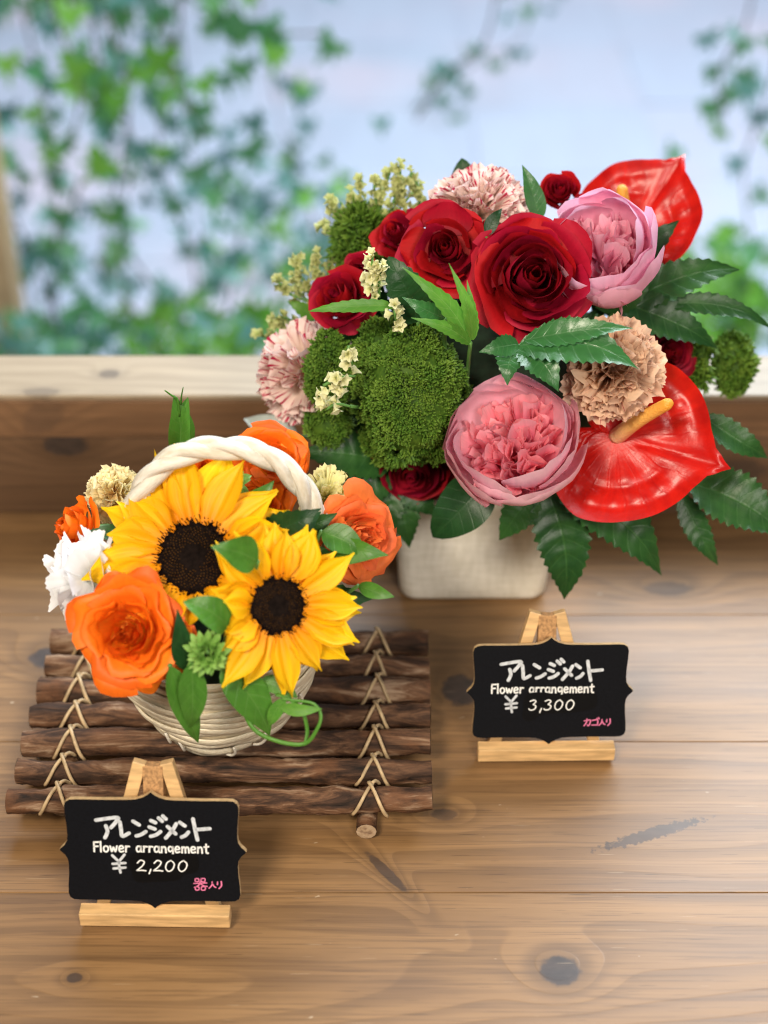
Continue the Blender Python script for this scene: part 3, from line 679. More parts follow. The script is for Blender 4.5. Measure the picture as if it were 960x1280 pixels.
def bract_head(label, px, py, y, rpx, tr, tu, seed, spot, group, n=34, wf=0):
    q = random.Random(seed); p = P(px, py, y); S = rpx*mpp(p); rot = facing(p, tr, tu)
    root = thing('oregano_sprig', label, 'flower sprig', p, rot, group)
    for k in range(n):
        f = (k+.5)/n; pol = 1.5*f**.7; az = k*2.39996; d = V3((sin(pol)*cos(az), sin(pol)*sin(az), cos(pol)))
        b = d*S*.35*V3((1,1,1)).length/1.73; tp = d*S*q.uniform(.85,1.05)+V3((q.uniform(-1,1),q.uniform(-1,1),0))*S*.08
        leaflet(MB(), b, tp, S*.36, V3((0,0,1)) if pol > .5 else V3((cos(az), sin(az), .2)), .12, .25, 0, nv=7, nu=4, seed=seed+k, kind='round', relief=.02).build('bract', M['bract'], root)
    for k in range(wf):
        c = V3((q.uniform(-.8,.4), q.uniform(-.6,.3), .8))*S
        MB().grid(10, 3, lambda u, v: c+V3((cos(2*pi*u)*v*(1+.35*cos(8*pi*u)), sin(2*pi*u)*v*(1+.35*cos(8*pi*u)), .5*v))*S*.22, wrap=True).build('floret', M['white'], root)
    stem_part(root, spot, .0014)
    return root

# ------------------------------------------------------------------ log mat
def log_mat():
    mid = [1001, 963, 931, 897, 864, 835, 805]; lx = [10, 22, 29, 39, 49, 58, 65]; rx = [540, 539, 538, 538, 537, 536, 535]
    z = .0210; p0 = Pz(280, 900, 0.)
    root = thing('log_mat', 'brown bark log mat laced with rattan under the small flower basket', 'mat', (p0.x, p0.y, 0))
    o0 = V3((p0.x, p0.y, 0)); q = random.Random(3); cen = []
    for k in range(7):
        a = Pz(lx[k], mid[k], z); b = Pz(rx[k], mid[k]-1, z); yy = .6237+.0229*k; a.y = b.y = yy
        rad = q.uniform(.0072,.0090) if k != 1 else .0075; ph = q.uniform(0, 9)
        pts = [a.lerp(b, t/80) + V3((0, .0013*sin(t*.11+ph), .0007*sin(t*.17+ph)))-o0 for t in range(81)]
        lg = MB()
        def rf(t, rad=rad, ph=ph): return rad*(1+.05*sin(t*13+ph)+.03*sin(t*31+ph*2)+(.05 if k == 6 else .02)*mnoise.noise(V3((t*9, ph, k))))
        lg.tube(pts, rf, 14, 0, cap=False)
        for c, rr_, sgn in ((pts[0], rf(0), -1), (pts[-1], rf(1), 1)):
            ang = [2*pi*i/14 for i in range(14)]
            e = [c+V3((sgn*.0001, cos(t)*rr_*.985, sin(t)*rr_*.985)) for t in ang]
            lg.poly(e if sgn > 0 else e[::-1], 1)
        ob = lg.build('log', [M['bark'], M['end']], root)
        # uneven bark
        for v in ob.data.vertices:
            d = .0013*mnoise.noise(V3((v.co.x*55, v.co.y*150, v.co.z*150)))+.0007*mnoise.noise(V3((v.co.x*190, v.co.y*260, v.co.z*260)))
            v.co.y += d; v.co.z += d
        cen.append((yy, rad))
    for (xa, xb) in ((Pz(72,1030,.006).x, Pz(118,805,.006).x), (Pz(458,1032,.006).x, Pz(470,800,.006).x)):
        st = MB(); pts = [V3((lerp(xa, xb, t), lerp(.6125 if xa > -.05 else .630, .772, t), .0062))-o0 for t in (0,.25,.5,.75,1)]
        st.tube(pts, .0060, 12, 0, cap=False)
        for c, sg in ((pts[0], 1), (pts[-1], -1)):
            e = [c+V3((cos(2*pi*i/12)*.0059, -sg*.0001, sin(2*pi*i/12)*.0059)) for i in range(12)]; st.poly(e[::sg], 1)
        st.build('cross_stick', [M['bark'], M['end']], root)
        for k, (yy, rad) in enumerate(cen):
            t = (yy-.6085)/(.772-.6085); xc = lerp(xa, xb, t)+q.uniform(-.001,.001)+.002; rr_ = rad+.0014; w_ = q.uniform(.0085,.011)
            def on(x, ang, e=0.): return V3((x, yy+cos(ang)*(rr_+e), z+sin(ang)*(rr_+e)))-o0
            up = [on(lerp(xc-w_, xc+.001, i/6), R(205-140*i/6)) for i in range(7)]
            dn = [on(lerp(xc-.001, xc+w_*.95, i/6), R(65+140*i/6), .0012) for i in range(7)]
            MB().tube(smooth_path(up+[on(xc, R(50), .0005)]+dn, 30), .00112, 6).build('tie', M['rattan'], root)
            if k < 6:     # strand slanting down to the next log
                a0 = on(xc+.001, R(60), .0008); b0 = V3((xc+w_*.5, yy+.0115, z+.001))-o0
                MB().tube(smooth_path([a0, a0.lerp(b0,.5)+V3((0,0,.002)), b0], 6), .0011, 6).build('tie', M['rattan'], root)
log_mat()

# ------------------------------------------------------------------ basket
BC = V3((-.098, .688, .0290)); BH = .082
def bowl_r(t): return .034+.030*sin(min(1., t*1.05)*pi/2)**.85
def basket():
    root = thing('flower_basket', 'small woven husk basket with a twisted white rope handle', 'basket', BC)
    nb = 14; q = random.Random(4)
    for k in range(nb):
        t = (k+.5)/nb; ph = q.uniform(0,6); hh = BH/nb*.66
        pts = [V3((cos(a)*(bowl_r(t)+.0009*sin(3*a+ph)+.0005*sin(11*a+ph)), sin(a)*(bowl_r(t)+.0009*sin(3*a+ph)), BH*t+.0008*sin(2*a+ph*2)+.0007*sin(5*a+ph))) for a in [2*pi*i/72 for i in range(73)]]
        m_ = MB(); n = 8; b = 0
        for i, p in enumerate(pts):
            a = 2*pi*i/72; rad = V3((cos(a), sin(a), 0)); sl = V3((cos(a)*.45, sin(a)*.45, 1)).normalized(); nr = V3((cos(a), sin(a), -.4)).normalized()
            wob = 1+.12*mnoise.noise(V3((a*6, k, 1)))
            for j in range(n):
                c = 2*pi*j/n; m_.v.append(tuple(p+nr*cos(c)*.0012*wob+sl*sin(c)*hh*wob)); m_.uv.append((a*4, j/n))
        for i in range(72):
            for j in range(n):
                m_.f.append((i*n+j, i*n+(j+1) % n, (i+1)*n+(j+1) % n, (i+1)*n+j)); m_.m.append(0)
        m_.build('woven_coil', M['husk'], root)
    MB().grid(32, 3, lambda u, v: V3((cos(2*pi*u)*bowl_r(0)*v, sin(2*pi*u)*bowl_r(0)*v, .004)), wrap=True).build('bottom', M['husk'], root)
    MB().grid(48, 10, lambda u, v: V3((cos(2*pi*u)*(bowl_r(v)-.0004), sin(2*pi*u)*(bowl_r(v)-.0004), .002+(BH-.003)*v)), wrap=True).build('bowl_lining', M['husk'], root)
    for k in range(5):        # husk stitches near the foot
        a = -pi/2+(-.62, -.50, .18, .55, .9)[k]; t = (.22, .12, .10, .2, .5)[k]
        pt = [V3((cos(a+d)*(bowl_r(t+e)+.003+b_), sin(a+d)*(bowl_r(t+e)+.003+b_), BH*(t+e))) for d, e, b_ in ((-.05,-.06,-.001),(.03,-.05,.001),(.07,.02,.001),(.05,.09,-.001))]
        MB().tube(smooth_path(pt, 8), .0009, 6).build('stitch', M['rope'], root)
    # handle: three strands twisted round an arch
    hw = .0585; top = .196
    def arch(t):
        a = pi*(1-t); x = hw*(abs(cos(a))**.80)*(1 if cos(a) > 0 else -1); zz = BH*.8 + (top-BH*.8)*abs(sin(a))**.72
        return V3((x+.009, .006*cos(a)-.004, zz))
    tl = [arch(i/200) for i in range(201)]; cum = [0]
    for i in range(200): cum.append(cum[-1]+(tl[i+1]-tl[i]).length)
    def at(s):
        s *= cum[-1]
        for i in range(200):
            if cum[i+1] >= s: return tl[i].lerp(tl[i+1], (s-cum[i])/max(1e-9, cum[i+1]-cum[i]))
        return tl[-1]
    for st in range(3):
        pts = []
        for i in range(181):
            s = i/180; p = at(s); tg = (at(min(1,s+.004))-at(max(0,s-.004))).normalized(); y_ = V3((0,1,0)); x = y_.cross(tg).normalized()
            an = 2*pi*(s*cum[-1]/.064+st/3); pts.append(p+(x*cos(an)+y_*sin(an))*.0030)
        MB().tube(pts, lambda t: .0039*(1+.06*sin(t*57+st)), 12).build('handle_strand', M['rope'], root)
    # foam
    f = MB().grid(20, 8, lambda u, v: BC+V3((cos(2*pi*u)*.052*sin(v*pi/2), sin(2*pi*u)*.052*sin(v*pi/2), .052+.050*cos(v*pi/2))), wrap=True)
    f.grid(20, 1, lambda u, v: BC+V3((cos(2*pi*u)*lerp(.052,.030,v), sin(2*pi*u)*lerp(.052,.030,v), lerp(.052,.008,v))), wrap=True)
    tag(f.build('floral_foam', M['foam']), 'dark wet floral foam filling the small woven basket', 'floral foam')
basket()

# ------------------------------------------------------------------ pot
def pot():
    c = V3((.0617, .8815, 0)); H = .088
    root = thing('flower_pot', 'cream square pot with rounded corners under the large bouquet', 'pot', c)
    def ring(hw, rc, n=8):
        out = []
        for cx, cy, a0 in ((1,1,0),(-1,1,90),(-1,-1,180),(1,-1,270)):
            for i in range(n+1):
                a = R(a0+90*i/n); out.append((cx*(hw-rc)+rc*cos(a), cy*(hw-rc)+rc*sin(a)))
        return out
    prof = [(.020,.0005),(.0475,.0005),(.0498,.0012),(.0508,.0035),(.0517,.012),(.0532,.045),(.0545,.080),(.0548,H-.0015),(.0538,H),(.0505,H),(.0498,H-.002),(.046,.02)]
    m_ = MB(); rings = []
    for (hw, z) in prof:
        rg = ring(hw, min(hw*.98, .0115)); b = len(m_.v)
        for k, (x, y) in enumerate(rg): m_.v.append((x, y, z)); m_.uv.append((k/len(rg), z/H))
        rings.append((b, len(rg)))
    for (a, n), (b, _) in zip(rings, rings[1:]):
        for i in range(n):
            m_.f.append((a+i, a+(i+1) % n, b+(i+1) % n, b+i)); m_.m.append(0)
    m_.f.append(tuple(reversed(range(rings[0][1])))); m_.m.append(0)
    m_.build('pot_body', M['pot'], root)
    f = MB().grid(24, 12, lambda u, v: c+V3((.006,-.008,.155))+V3((cos(2*pi*u)*.085*sin(v*pi), sin(2*pi*u)*.060*sin(v*pi), .070*cos(v*pi))), wrap=True)
    f.grid(16, 1, lambda u, v: c+V3((cos(2*pi*u)*.042, sin(2*pi*u)*.042, lerp(.11,.03,v))), wrap=True)
    tag(f.build('floral_foam', M['foam']), 'dark wet floral foam hidden inside the large bouquet', 'floral foam')
pot()

# ------------------------------------------------------------------ signs
OUT = [(0,1),(.035,.955),(.09,.91),(.16,.878),(.24,.868),(.5,.862),(.80,.866),(.87,.858),(.912,.82),(.928,.75),(.924,.60),(.912,.42),(.908,.26),(.916,.16),(.945,.085),(.975,.045),(1.0,0)]
BW, BHh, BT = .0505, .0348, .0032
def board_outline(k=1.0):
    i_ = 0 if k == 1 else .00005
    q = [(x*BW-(i_ if x > 0 else 0), y*BHh-(i_ if y > 0 else 0)) for x, y in OUT]
    r = q + [(x, -y) for x, y in reversed(q[:-1])]; l = [(-x, y) for x, y in reversed(r[1:-1])]
    return r + l
def stroke(mb, pts, wd, z=.0, closed=False):
    """a flat pen stroke with round ends"""
    P2 = [V3((x, y, 0)) for x, y in pts]
    if len(P2) > 2: P2 = [V3((p.x, p.y, 0)) for p in smooth_path(P2, max(8, 4*len(P2)))]
    L = []; Rr = []
    for i, p in enumerate(P2):
        t = (P2[min(i+1, len(P2)-1)]-P2[max(0, i-1)]); t = t.normalized() if t.length > 1e-9 else V3((1,0,0)); n = V3((-t.y, t.x, 0))*wd*.5
        L.append(p+n); Rr.append(p-n)
    b = len(mb.v)
    for a, c in zip(L, Rr):
        mb.v += [(a.x, a.y, z), (c.x, c.y, z)]; mb.uv += [(0,0),(1,0)]
    for i in range(len(L)-1): mb.f.append((b+2*i, b+2*i+1, b+2*i+3, b+2*i+2)); mb.m.append(0)
    for p, d in ((P2[0], P2[0]-P2[1]), (P2[-1], P2[-1]-P2[-2])):
        a0 = math.atan2(d.y, d.x); b = len(mb.v); mb.v.append((p.x, p.y, z)); mb.uv.append((0,0))
        for i in range(7):
            a = a0-pi/2+pi*i/6; mb.v.append((p.x+cos(a)*wd*.5, p.y+sin(a)*wd*.5, z)); mb.uv.append((0,0))
        for i in range(6): mb.f.append((b, b+1+i, b+2+i)); mb.m.append(0)
# characters in units of the close-up of the sign (x right, y down)
TITLE = {'katakana_a': [[(224,313),(316,300),(312,318),(288,346)],[(266,338),(272,364),(260,392)]], 'katakana_re': [[(328,320),(332,352),(336,384),(366,370)]],
  'katakana_n': [[(386,316),(412,332)],[(398,382),(418,376),(440,362)]],
  'katakana_ji': [[(464,312),(484,321)],[(456,341),(480,350)],[(461,383),(484,376),(504,361)],[(498,300),(513,314)],[(517,291),(530,304)]],
  'katakana_me': [[(574,325),(556,355),(526,390)],[(536,338),(570,370)]], 'katakana_n2': [[(590,318),(612,334)],[(596,385),(614,376),(626,362)]],
  'katakana_to': [[(648,302),(656,350),(665,397)],[(662,350),(720,345)]]}
GL = {'F': (26, [[(4,0),(4,-44)],[(4,-43),(25,-44)],[(4,-24),(21,-25)]]), 'l': (12, [[(5,0),(5,-46)]]),
 'o': (27, [[(13,-27),(4,-20),(5,-5),(14,0),(23,-8),(22,-22),(13,-27)]]), 'w': (36, [[(3,-26),(10,-1),(17,-22),(25,-1),(33,-27)]]),
 'e': (27, [[(4,-14),(22,-17),(18,-27),(8,-26),(3,-13),(9,-1),(23,-4)]]), 'r': (22, [[(4,0),(5,-27)],[(5,-17),(12,-26),(20,-25)]]),
 'a': (28, [[(22,-24),(9,-27),(3,-14),(8,-2),(20,-8),(23,-26)],[(23,-26),(22,-6),(27,0)]]), 'n': (28, [[(4,0),(5,-26)],[(5,-17),(13,-26),(21,-22),(23,0)]]),
 'g': (28, [[(22,-24),(9,-27),(4,-15),(10,-5),(21,-12),(23,-26)],[(23,-26),(23,6),(13,17),(4,11)]]), 'm': (38, [[(4,0),(5,-26)],[(5,-17),(12,-26),(18,-20),(19,0)],[(19,-17),(26,-26),(33,-20),(34,0)]]),
 't': (22, [[(11,-40),(11,-4),(19,0)],[(2,-27),(21,-29)]])}
DG = {'2': (52, [[(8,-36),(22,-49),(38,-42),(30,-24),(4,-2)],[(4,-2),(26,-3),(44,-1)]]), '3': (52, [[(10,-44),(28,-50),(38,-42),(24,-28)],[(24,-28),(38,-20),(32,-5),(14,0),(4,-6)]]),
 '0': (56, [[(30,-50),(12,-38),(6,-14),(18,0),(36,-10),(44,-34),(30,-50)]]), ',': (22, [[(14,-8),(6,12)]])}
UTSU = [[(650,574),(664,574),(664,586),(650,586),(650,574)],[(676,573),(692,573),(691,586),(676,586),(676,573)],[(643,596),(700,593)],[(671,588),(664,604),(645,614)],[(672,597),(686,606),(702,609)],[(686,588),(692,591)],
 [(650,612),(664,612),(664,625),(650,625),(650,612)],[(676,611),(692,611),(691,625),(676,625),(676,611)]]
IRI = [[(724,588),(722,603),(710,617)],[(724,594),(732,608),(740,613)]], [[(748,588),(747,600)],[(764,585),(765,604),(754,618)]]
KAGO = [[(632,592),(662,588),(660,606),(654,616),(648,612)],[(645,582),(644,598),(632,616)]], [[(672,590),(698,588),(698,614)],[(670,613),(700,613)],[(694,580),(698,586)],[(702,576),(706,582)]]
def sign(lab_b, lab_e, px0, px1, tip_px, y_foot, digits, pink, rotz, dx=0., blob=None, yshift=0.):
    # easel ---------------------------------------------------------------
    al = R(20); ledge_y = y_foot
    pc = Pz((px0+px1)/2, tip_px, .006); x0 = pc.x; W = (px1-px0)*mpp(pc)
    rot = Matrix.Rotation(R(rotz), 3, 'Z')
    er = thing('display_easel', lab_e, 'easel', (x0, ledge_y, 0), rot, 'small wooden easels on the table')
    Lh = .0885; dirv = V3((0, sin(al), cos(al)))
    for s in (-1, 1):
        a = V3((s*W*.38, .010, .0015)); b = V3((s*.0072, .010, .0015))+dirv*Lh; ax = (b-a).normalized()
        m_ = MB(); m_.box((0,0,0), (.0072, .0062, (b-a).length), .0005)
        z = ax; x = V3((1,0,0)); x = (x-z*x.dot(z)).normalized(); y = z.cross(x); mm = Matrix((x,y,z)).transposed().to_4x4(); mm.translation = (a+b)/2
        m_.v = [tuple(mm @ V3(v)) for v in m_.v]; m_.build('leg', M['pine'], er, smooth=False)
    mm = Matrix.Rotation(-al, 4, 'X'); mm.translation = V3((0,.010,.0015))+dirv*(Lh-.011)
    m_ = MB().box((0,0,0), (.0110,.0072,.019), .0006); m_.v = [tuple(mm @ V3(v)) for v in m_.v]; m_.build('hinge_block', M['pineend'], er, smooth=False)
    MB().box((0,0,.0072), (W,.0085,.0095), .0007).build('ledge', M['pine'], er, smooth=False)
    a = V3((0,.010,0))+dirv*(Lh-.014)+V3((0,.004,0)); b = V3((0,.066,.002)); ax = (b-a).normalized(); x = V3((1,0,0)); y = ax.cross(x); mm = Matrix((x,y,ax)).transposed().to_4x4(); mm.translation = (a+b)/2
    m_ = MB().box((0,0,0), (.0085,.005,(b-a).length), .0005); m_.v = [tuple(mm @ V3(v)) for v in m_.v]; m_.build('back_leg', M['pine'], er, smooth=False)
    # board -----------------------------------------------------------------
    brot = rot @ Matrix.Rotation(pi/2-al, 3, 'X')
    cen = V3((x0+dx, ledge_y, 0)) + rot @ (V3((0, .0012, .0122)) + V3((0, sin(al), cos(al)))*BHh*.985 )
    br = thing('chalkboard_sign', lab_b, 'sign', cen, brot, 'black price boards on easels')
    o = board_outline(); n = len(o); m_ = MB()
    m_.v = [(x, y, -BT) for x, y in o] + [(x, y, -.0002) for x, y in o]; m_.uv = [(0,0)]*(2*n)
    o2 = board_outline(.9); m_.v += [(x, y, 0.) for x, y in o2]; m_.uv += [(0,0)]*n
    for i in range(n):
        j = (i+1) % n; m_.f.append((i, n+i, n+j, j)[::-1] if False else (i, j, n+j, n+i)); m_.m.append(0); m_.f.append((n+i, n+j, 2*n+j, 2*n+i)); m_.m.append(0)
    m_.f.append(tuple(range(n))); m_.m.append(0)
    m_.f.append(tuple(range(2*n, 3*n))); m_.m.append(1)
    bd = m_.build('board', [M['mdf'], M['black']], br, smooth=False)
    sx = 2*BW/821.; sy = 2*BHh/530.
    def put(name, strokes, wd, mat, z=.0002, ox=0., oy=0.):
        k = MB()
        for st in strokes: stroke(k, [((x+ox-467)*sx, -(y+oy-450)*sy) for x, y in st], wd*sx, z)
        k.build(name, mat, bd, smooth=False)
    for nm, st in TITLE.items(): put(nm.rstrip('2'), st, 17, M['silverpen'])
    x = 206+(dx*0)+(-30 if pink == 'kago' else 0)
    for ch in 'Flower arrangement':
        if ch == ' ': x += 24; continue
        wd_, st = GL[ch]; put('letter', [[(x+a, 456+b) for a, b in s] for s in st], 8.0, M['whitepen']); x += wd_+2.2
    put('yen_mark', [[(288,472),(315,499)],[(342,468),(316,500)],[(315,499),(317,525),(321,550)],[(288,511),(344,506)],[(291,532),(343,527)]], 12, M['silverpen'], ox=-40 if pink == 'kago' else 0)
    bx = [((a-467)*sx, -(b-450)*sy) for a, b in blob]
    bl = smooth_path([V3((a,b,.00035)) for a, b in bx+bx[:1]], 60)[:-1]
    MB().poly([p for p in bl][::-1], 0).build('price_patch', M['ink'], bd, smooth=False)  # digital cover-up behind the price, modelled as a patch on the board
    x = 390 if pink != 'kago' else 360
    for ch in digits:
        wd_, st = DG[ch]; put('digit', [[(x+a, 540+b) for a, b in s] for s in st], 6.2, M['whitepen'], .0006); x += wd_
    if pink == 'kago':
        for g in KAGO: put('katakana_ka' if g is KAGO[0] else 'katakana_go', g, 6.0, M['pinkpen'], ox=8, oy=6)
    else: put('kanji_vessel', UTSU, 5.5, M['pinkpen'])
    for g in IRI: put('kanji_enter' if g is IRI[0] else 'hiragana_ri', g, 6.0, M['pinkpen'], ox=4 if pink == 'kago' else 0, oy=4 if pink == 'kago' else 0)
B1 = [(362,500),(372,466),(420,456),(500,460),(580,463),(650,466),(668,495),(664,530),(640,548),(600,556),(575,580),(520,588),(440,592),(390,590),(372,560)]
B2 = [(338,480),(360,456),(430,452),(520,464),(640,462),(690,464),(702,495),(690,530),(650,545),(560,556),(450,560),(408,575),(370,596),(335,580),(336,530)]
sign('black bracket shaped board priced 2,200 with pink note, in front of the log mat', 'pale wooden easel holding the 2,200 board in front of the log mat', 98, 287, 1160, .551, '2,200', 'utsuwa', -1.0, blob=B1)
sign('black bracket shaped board priced 3,300 with pink note, in front of the cream pot', 'pale wooden easel holding the 3,300 board in front of the cream pot', 598, 770, 955, .677, '3,300', 'kago', .8, blob=B2, dx=.0015)

# ------------------------------------------------------------------ flowers of the small basket
GB = 'flowers in the small basket'
TB = lambda dx=0., dy=0.: BSPOT+V3((dx, dy, 0))
sunflower('larger sunflower tilted to the upper left under the rope handle', 243, 697, .648, 49, 146, -14, 12, 11, TB(-.01,-.01), 10, lifts=[(250,38,.12,.6),(300,25,.1,.6),(5,20,.1,.82)])
sunflower('smaller sunflower lower down with long petals to the right', 347, 757, .622, 38, 118, 12, -4, 23, TB(.02,-.015), 0, lifts=[(190,40,.3,.62),(110,30,.1,.9)])
rose('large bright orange rose at the front below the white fringed flower', 157, 792, .607, 66, -14, -8, 'orange', ROSE_GARDEN, 31, TB(-.02,-.015), GB, 20, extra=[(-62,.95,1.0,-.35,-.02),(-100,1.0,.9,-.4,-.02),(55,.9,1.0,-.05,.1),(90,.85,1.0,-.05,.1),(-20,.75,.9,-.1,.0)], nu=10)
rose('orange rose seen from its side above the white fringed flower', 88, 660, .690, 34, -60, 12, 'orange', ROSE_OPEN, 32, TB(-.03,.0), GB, 40, hs=1.3)
rose('orange rose behind the top of the rope handle', 340, 574, .735, 46, 8, 16, 'orange', ROSE_OPEN, 33, TB(.02,.03), GB, 0, extra=[(20,.7,.9,.15,.25),(150,.7,.8,.1,.25)])
rose('orange rose half hidden under the rope handle arch', 322, 632, .712, 46, 5, 10, 'orange', ROSE_GARDEN, 34, TB(.02,.01), GB, 0)
rose('small orange rose peeping out behind the handle crest', 258, 584, .735, 24, 0, 30, 'orange', ROSE_OPEN, 36, TB(.0,.03), GB, 0)
rose('coral orange rose at the right end beside the cream pot', 458, 672, .684, 54, 34, -4, 'coral', ROSE_GARDEN, 35, TB(.035,.0), GB, 30, extra=[(150,.75,1.0,.45,.25),(-90,.85,1.0,-.15,.0),(-55,.8,.8,-.1,.0),(-130,.7,.8,.0,.1)])
carnation('white fringed flower between the left roses', 98, 724, .650, 64, -48, 0, 'white', 41, TB(-.03,-.005), GB, n=17, tooth=.022, ruf=.045, polar=1.45, fan=.95, nu=30, name='lisianthus')
carnation('cream carnation beside the left foot of the handle', 136, 612, .722, 40, -20, 20, 'cream', 42, TB(-.02,.02), GB, n=52)
carnation('pale yellow flower between the handle and coral rose', 414, 616, .712, 46, 18, 14, 'lemon', 43, TB(.03,.02), GB, n=60, tooth=.02, ruf=.05, fan=.20, name='chrysanthemum', nu=6)
bract_head('pale green bract cluster hanging below the larger sunflower', 260, 815, .604, 34, 0, -10, 51, TB(-.005,-.02), 'green bract clusters in the basket', n=36)
bract_head('small green bract cluster with white florets under the handle', 286, 607, .695, 32, 0, 15, 52, TB(.0,.01), 'green bract clusters in the basket', n=30, wf=4)
GLf = 'smooth green leaves in the basket'
SL = 'smooth_leaf'
leaf_thing(SL, 'light green leaf curling over the gap between the sunflowers', [(286,783,.606, 230,752,.606, 42,0,'round',.20,.2,.5)], M['leafmid'], TB(.0,-.02), GLf, 61)
leaf_thing(SL, 'pointed leaf touching the dark centre of the larger sunflower', [(322,702,.625, 266,684,.615, 48,0,'ovate',.10,-.3,.2)], M['leafmid'], TB(.01,-.01), GLf, 62)
leaf_thing(SL, 'leaf standing between the orange roses below the handle', [(298,648,.672, 341,602,.675, 40,0,'ovate',.10)], M['leafmid'], TB(.01,.0), GLf, 63)
leaf_thing(SL, 'light leaf lying under the right foot of the handle', [(402,664,.668, 460,692,.660, 40,0,'ovate',.14,0,.4)], M['leafmid'], TB(.03,-.005), GLf, 64)
leaf_thing(SL, 'dark leaf under the coral rose', [(410,694,.664, 484,694,.655, 34,0,'ovate',.08)], M['leafmid'], TB(.03,-.005), GLf, 65)
leaf_thing(SL, 'thin leaf tip poking out right of the smaller sunflower', [(448,732,.655, 492,746,.645, 20,0,'lance',.06)], M['leafmid'], TB(.03,-.01), GLf, 66)
leaf_thing(SL, 'long leaf hanging down the left of the basket front', [(212,832,.600, 249,932,.598, 36,0,'ovate',.06)], M['leafmid'], TB(-.02,-.02), GLf, 67)
leaf_thing(SL, 'broad leaf hanging beside the long leaf on the basket', [(240,828,.598, 238,914,.594, 38,0,'ovate',.05)], M['leafmid'], TB(-.015,-.02), GLf, 68)
leaf_thing(SL, 'big leaf hanging on the basket under the smaller sunflower', [(278,830,.602, 339,922,.596, 52,0,'ovate',.05)], M['leafmid'], TB(.0,-.02), GLf, 69)
leaf_thing(SL, 'narrow dark leaf standing beside the large orange rose', [(232,838,.606, 222,764,.610, 30,0,'ovate',.05)], M['leafdark'], TB(-.02,-.02), GLf, 70)
leaf_thing(SL, 'small leaf tip below the smaller sunflower', [(325,850,.606, 372,872,.600, 24,0,'lance',.04)], M['leafmid'], TB(.0,-.02), GLf, 71)
up = leaf_thing('upright_leaf', 'upright folded leaf with curled tip rising behind the rope handle', [(224,575,.742, 219,496,.742, 36,0,'lance',.04,.35,0), (226,575,.740, 233,498,.744, 30,0,'lance',.03,-.4,0)], M['leafmid'], TB(-.01,.03), None, 72)
cb = P(224,575,.742)
MB().tube(smooth_path([P(224,520,.742)-cb, P(222,500,.741)-cb, P(214,494,.740)-cb, P(206,488,.738)-cb], 10), lambda t: .0009*(1-.6*t), 6).build('tendril', M['leafmid'], up)
MB().tube(smooth_path([P(226,505,.742)-cb, P(227,494,.741)-cb, P(229,484,.740)-cb], 8), lambda t: .0007*(1-.6*t), 6).build('tendril', M['leafmid'], up)
def curl():
    p0 = P(300,850,.604); r = thing('curled_grass', 'curled green grass blade looping over the basket front', 'grass blade', p0)
    pts = [(300,850,.604),(303,880,.598),(316,910,.592),(345,926,.586),(380,930,.584),(396,912,.586),(401,894,.590),(392,880,.594),(372,876,.596),(352,874,.596)]
    MB().tube(smooth_path([P(*a)-p0 for a in pts], 40), lambda t: .0013*(1-.35*t), 8, flat=.5).build('blade', M['leaflight'], r)
    pts = [(345,868,.600),(362,874,.597),(378,890,.593),(384,912,.589),(382,928,.585)]
    MB().tube(smooth_path([P(*a)-p0 for a in pts], 24), .0014, 8, flat=.5).build('blade', M['leaflight'], r)
    leaflet(MB(), P(356,872,.597)-p0, P(336,908,.594)-p0, 18*mpp(p0), (CAM-p0), .1, .1, 0, seed=5, kind='lance').build('leaflet', M['leaflight'], r)
    leaflet(MB(), P(350,884,.594)-p0, P(402,886,.590)-p0, 16*mpp(p0), (CAM-p0), .1, .1, 0, seed=6, kind='lance').build('leaflet', M['leaflight'], r)
curl()

# ------------------------------------------------------------------ the large bouquet
GR = 'red roses in the bouquet'
TC = lambda dx=0., dy=0., dz=0.: CSPOT+V3((dx, dy, dz))
rose('largest deep red rose with a full open spiral', 667, 345, .795, 75, 6, 12, 'red', ROSE_FULL, 101, TC(.01,-.02), GR, 25, extra=[(60,.68,1.2,.12,.28),(120,.68,1.2,.12,.28),(10,.66,1.1,.06,.2)], nu=11)
rose('open red rose left of the largest rose', 556, 310, .822, 54, -6, 8, 'red', ROSE_OPEN, 102, TC(-.01,-.01), GR, 10, extra=[(75,.72,1.2,.30,.25),(15,.72,1.0,.2,.2),(165,.72,1.0,.2,.2)])
rose('half open red rose at the left shoulder of the open rose', 497, 292, .862, 34, -30, 30, 'red', ROSE_BUD, 103, TC(-.02,0), GR, 0)
rose('red rose at the left above the small green ball', 424, 372, .830, 42, -25, 24, 'red', ROSE_BUD, 104, TC(-.03,0), GR, 40, extra=[(-60,.7,1.1,-.1,.1),(-110,.7,1.1,-.1,.1)])
rose('small red rose tucked behind the cream statice sprig', 452, 338, .852, 24, -20, 10, 'red', ROSE_BUD, 109, TC(-.03,0), GR, 10)
rose('small red bud between the striped carnation and the anthurium', 700, 238, .890, 27, 0, 24, 'red', ROSE_BUD, 105, TC(.01,.01), GR, 70)
rose('dark red rose hanging under the large green ball', 516, 588, .795, 54, -10, -34, 'darkred', ROSE_FULL, 106, TC(-.02,-.03), GR, 15)
rose('dark red rose hidden behind the peach carnation', 838, 442, .840, 36, 30, 5, 'darkred', ROSE_FULL, 107, TC(.03,-.01), GR, 15)
GC = 'carnations in the bouquet'
carnation('cream carnation striped red at the top of the bouquet', 595, 256, .865, 72, -5, 24, 'striped', 111, TC(0,.01), GC, n=70, fan=.50, ruf=.12, tooth=.05)
carnation('peach carnation with red flecks above the front anthurium', 768, 462, .768, 74, 8, 2, 'peach', 112, TC(.02,-.02), GC, n=84, fan=.42, ruf=.13, tooth=.05, polar=1.6)
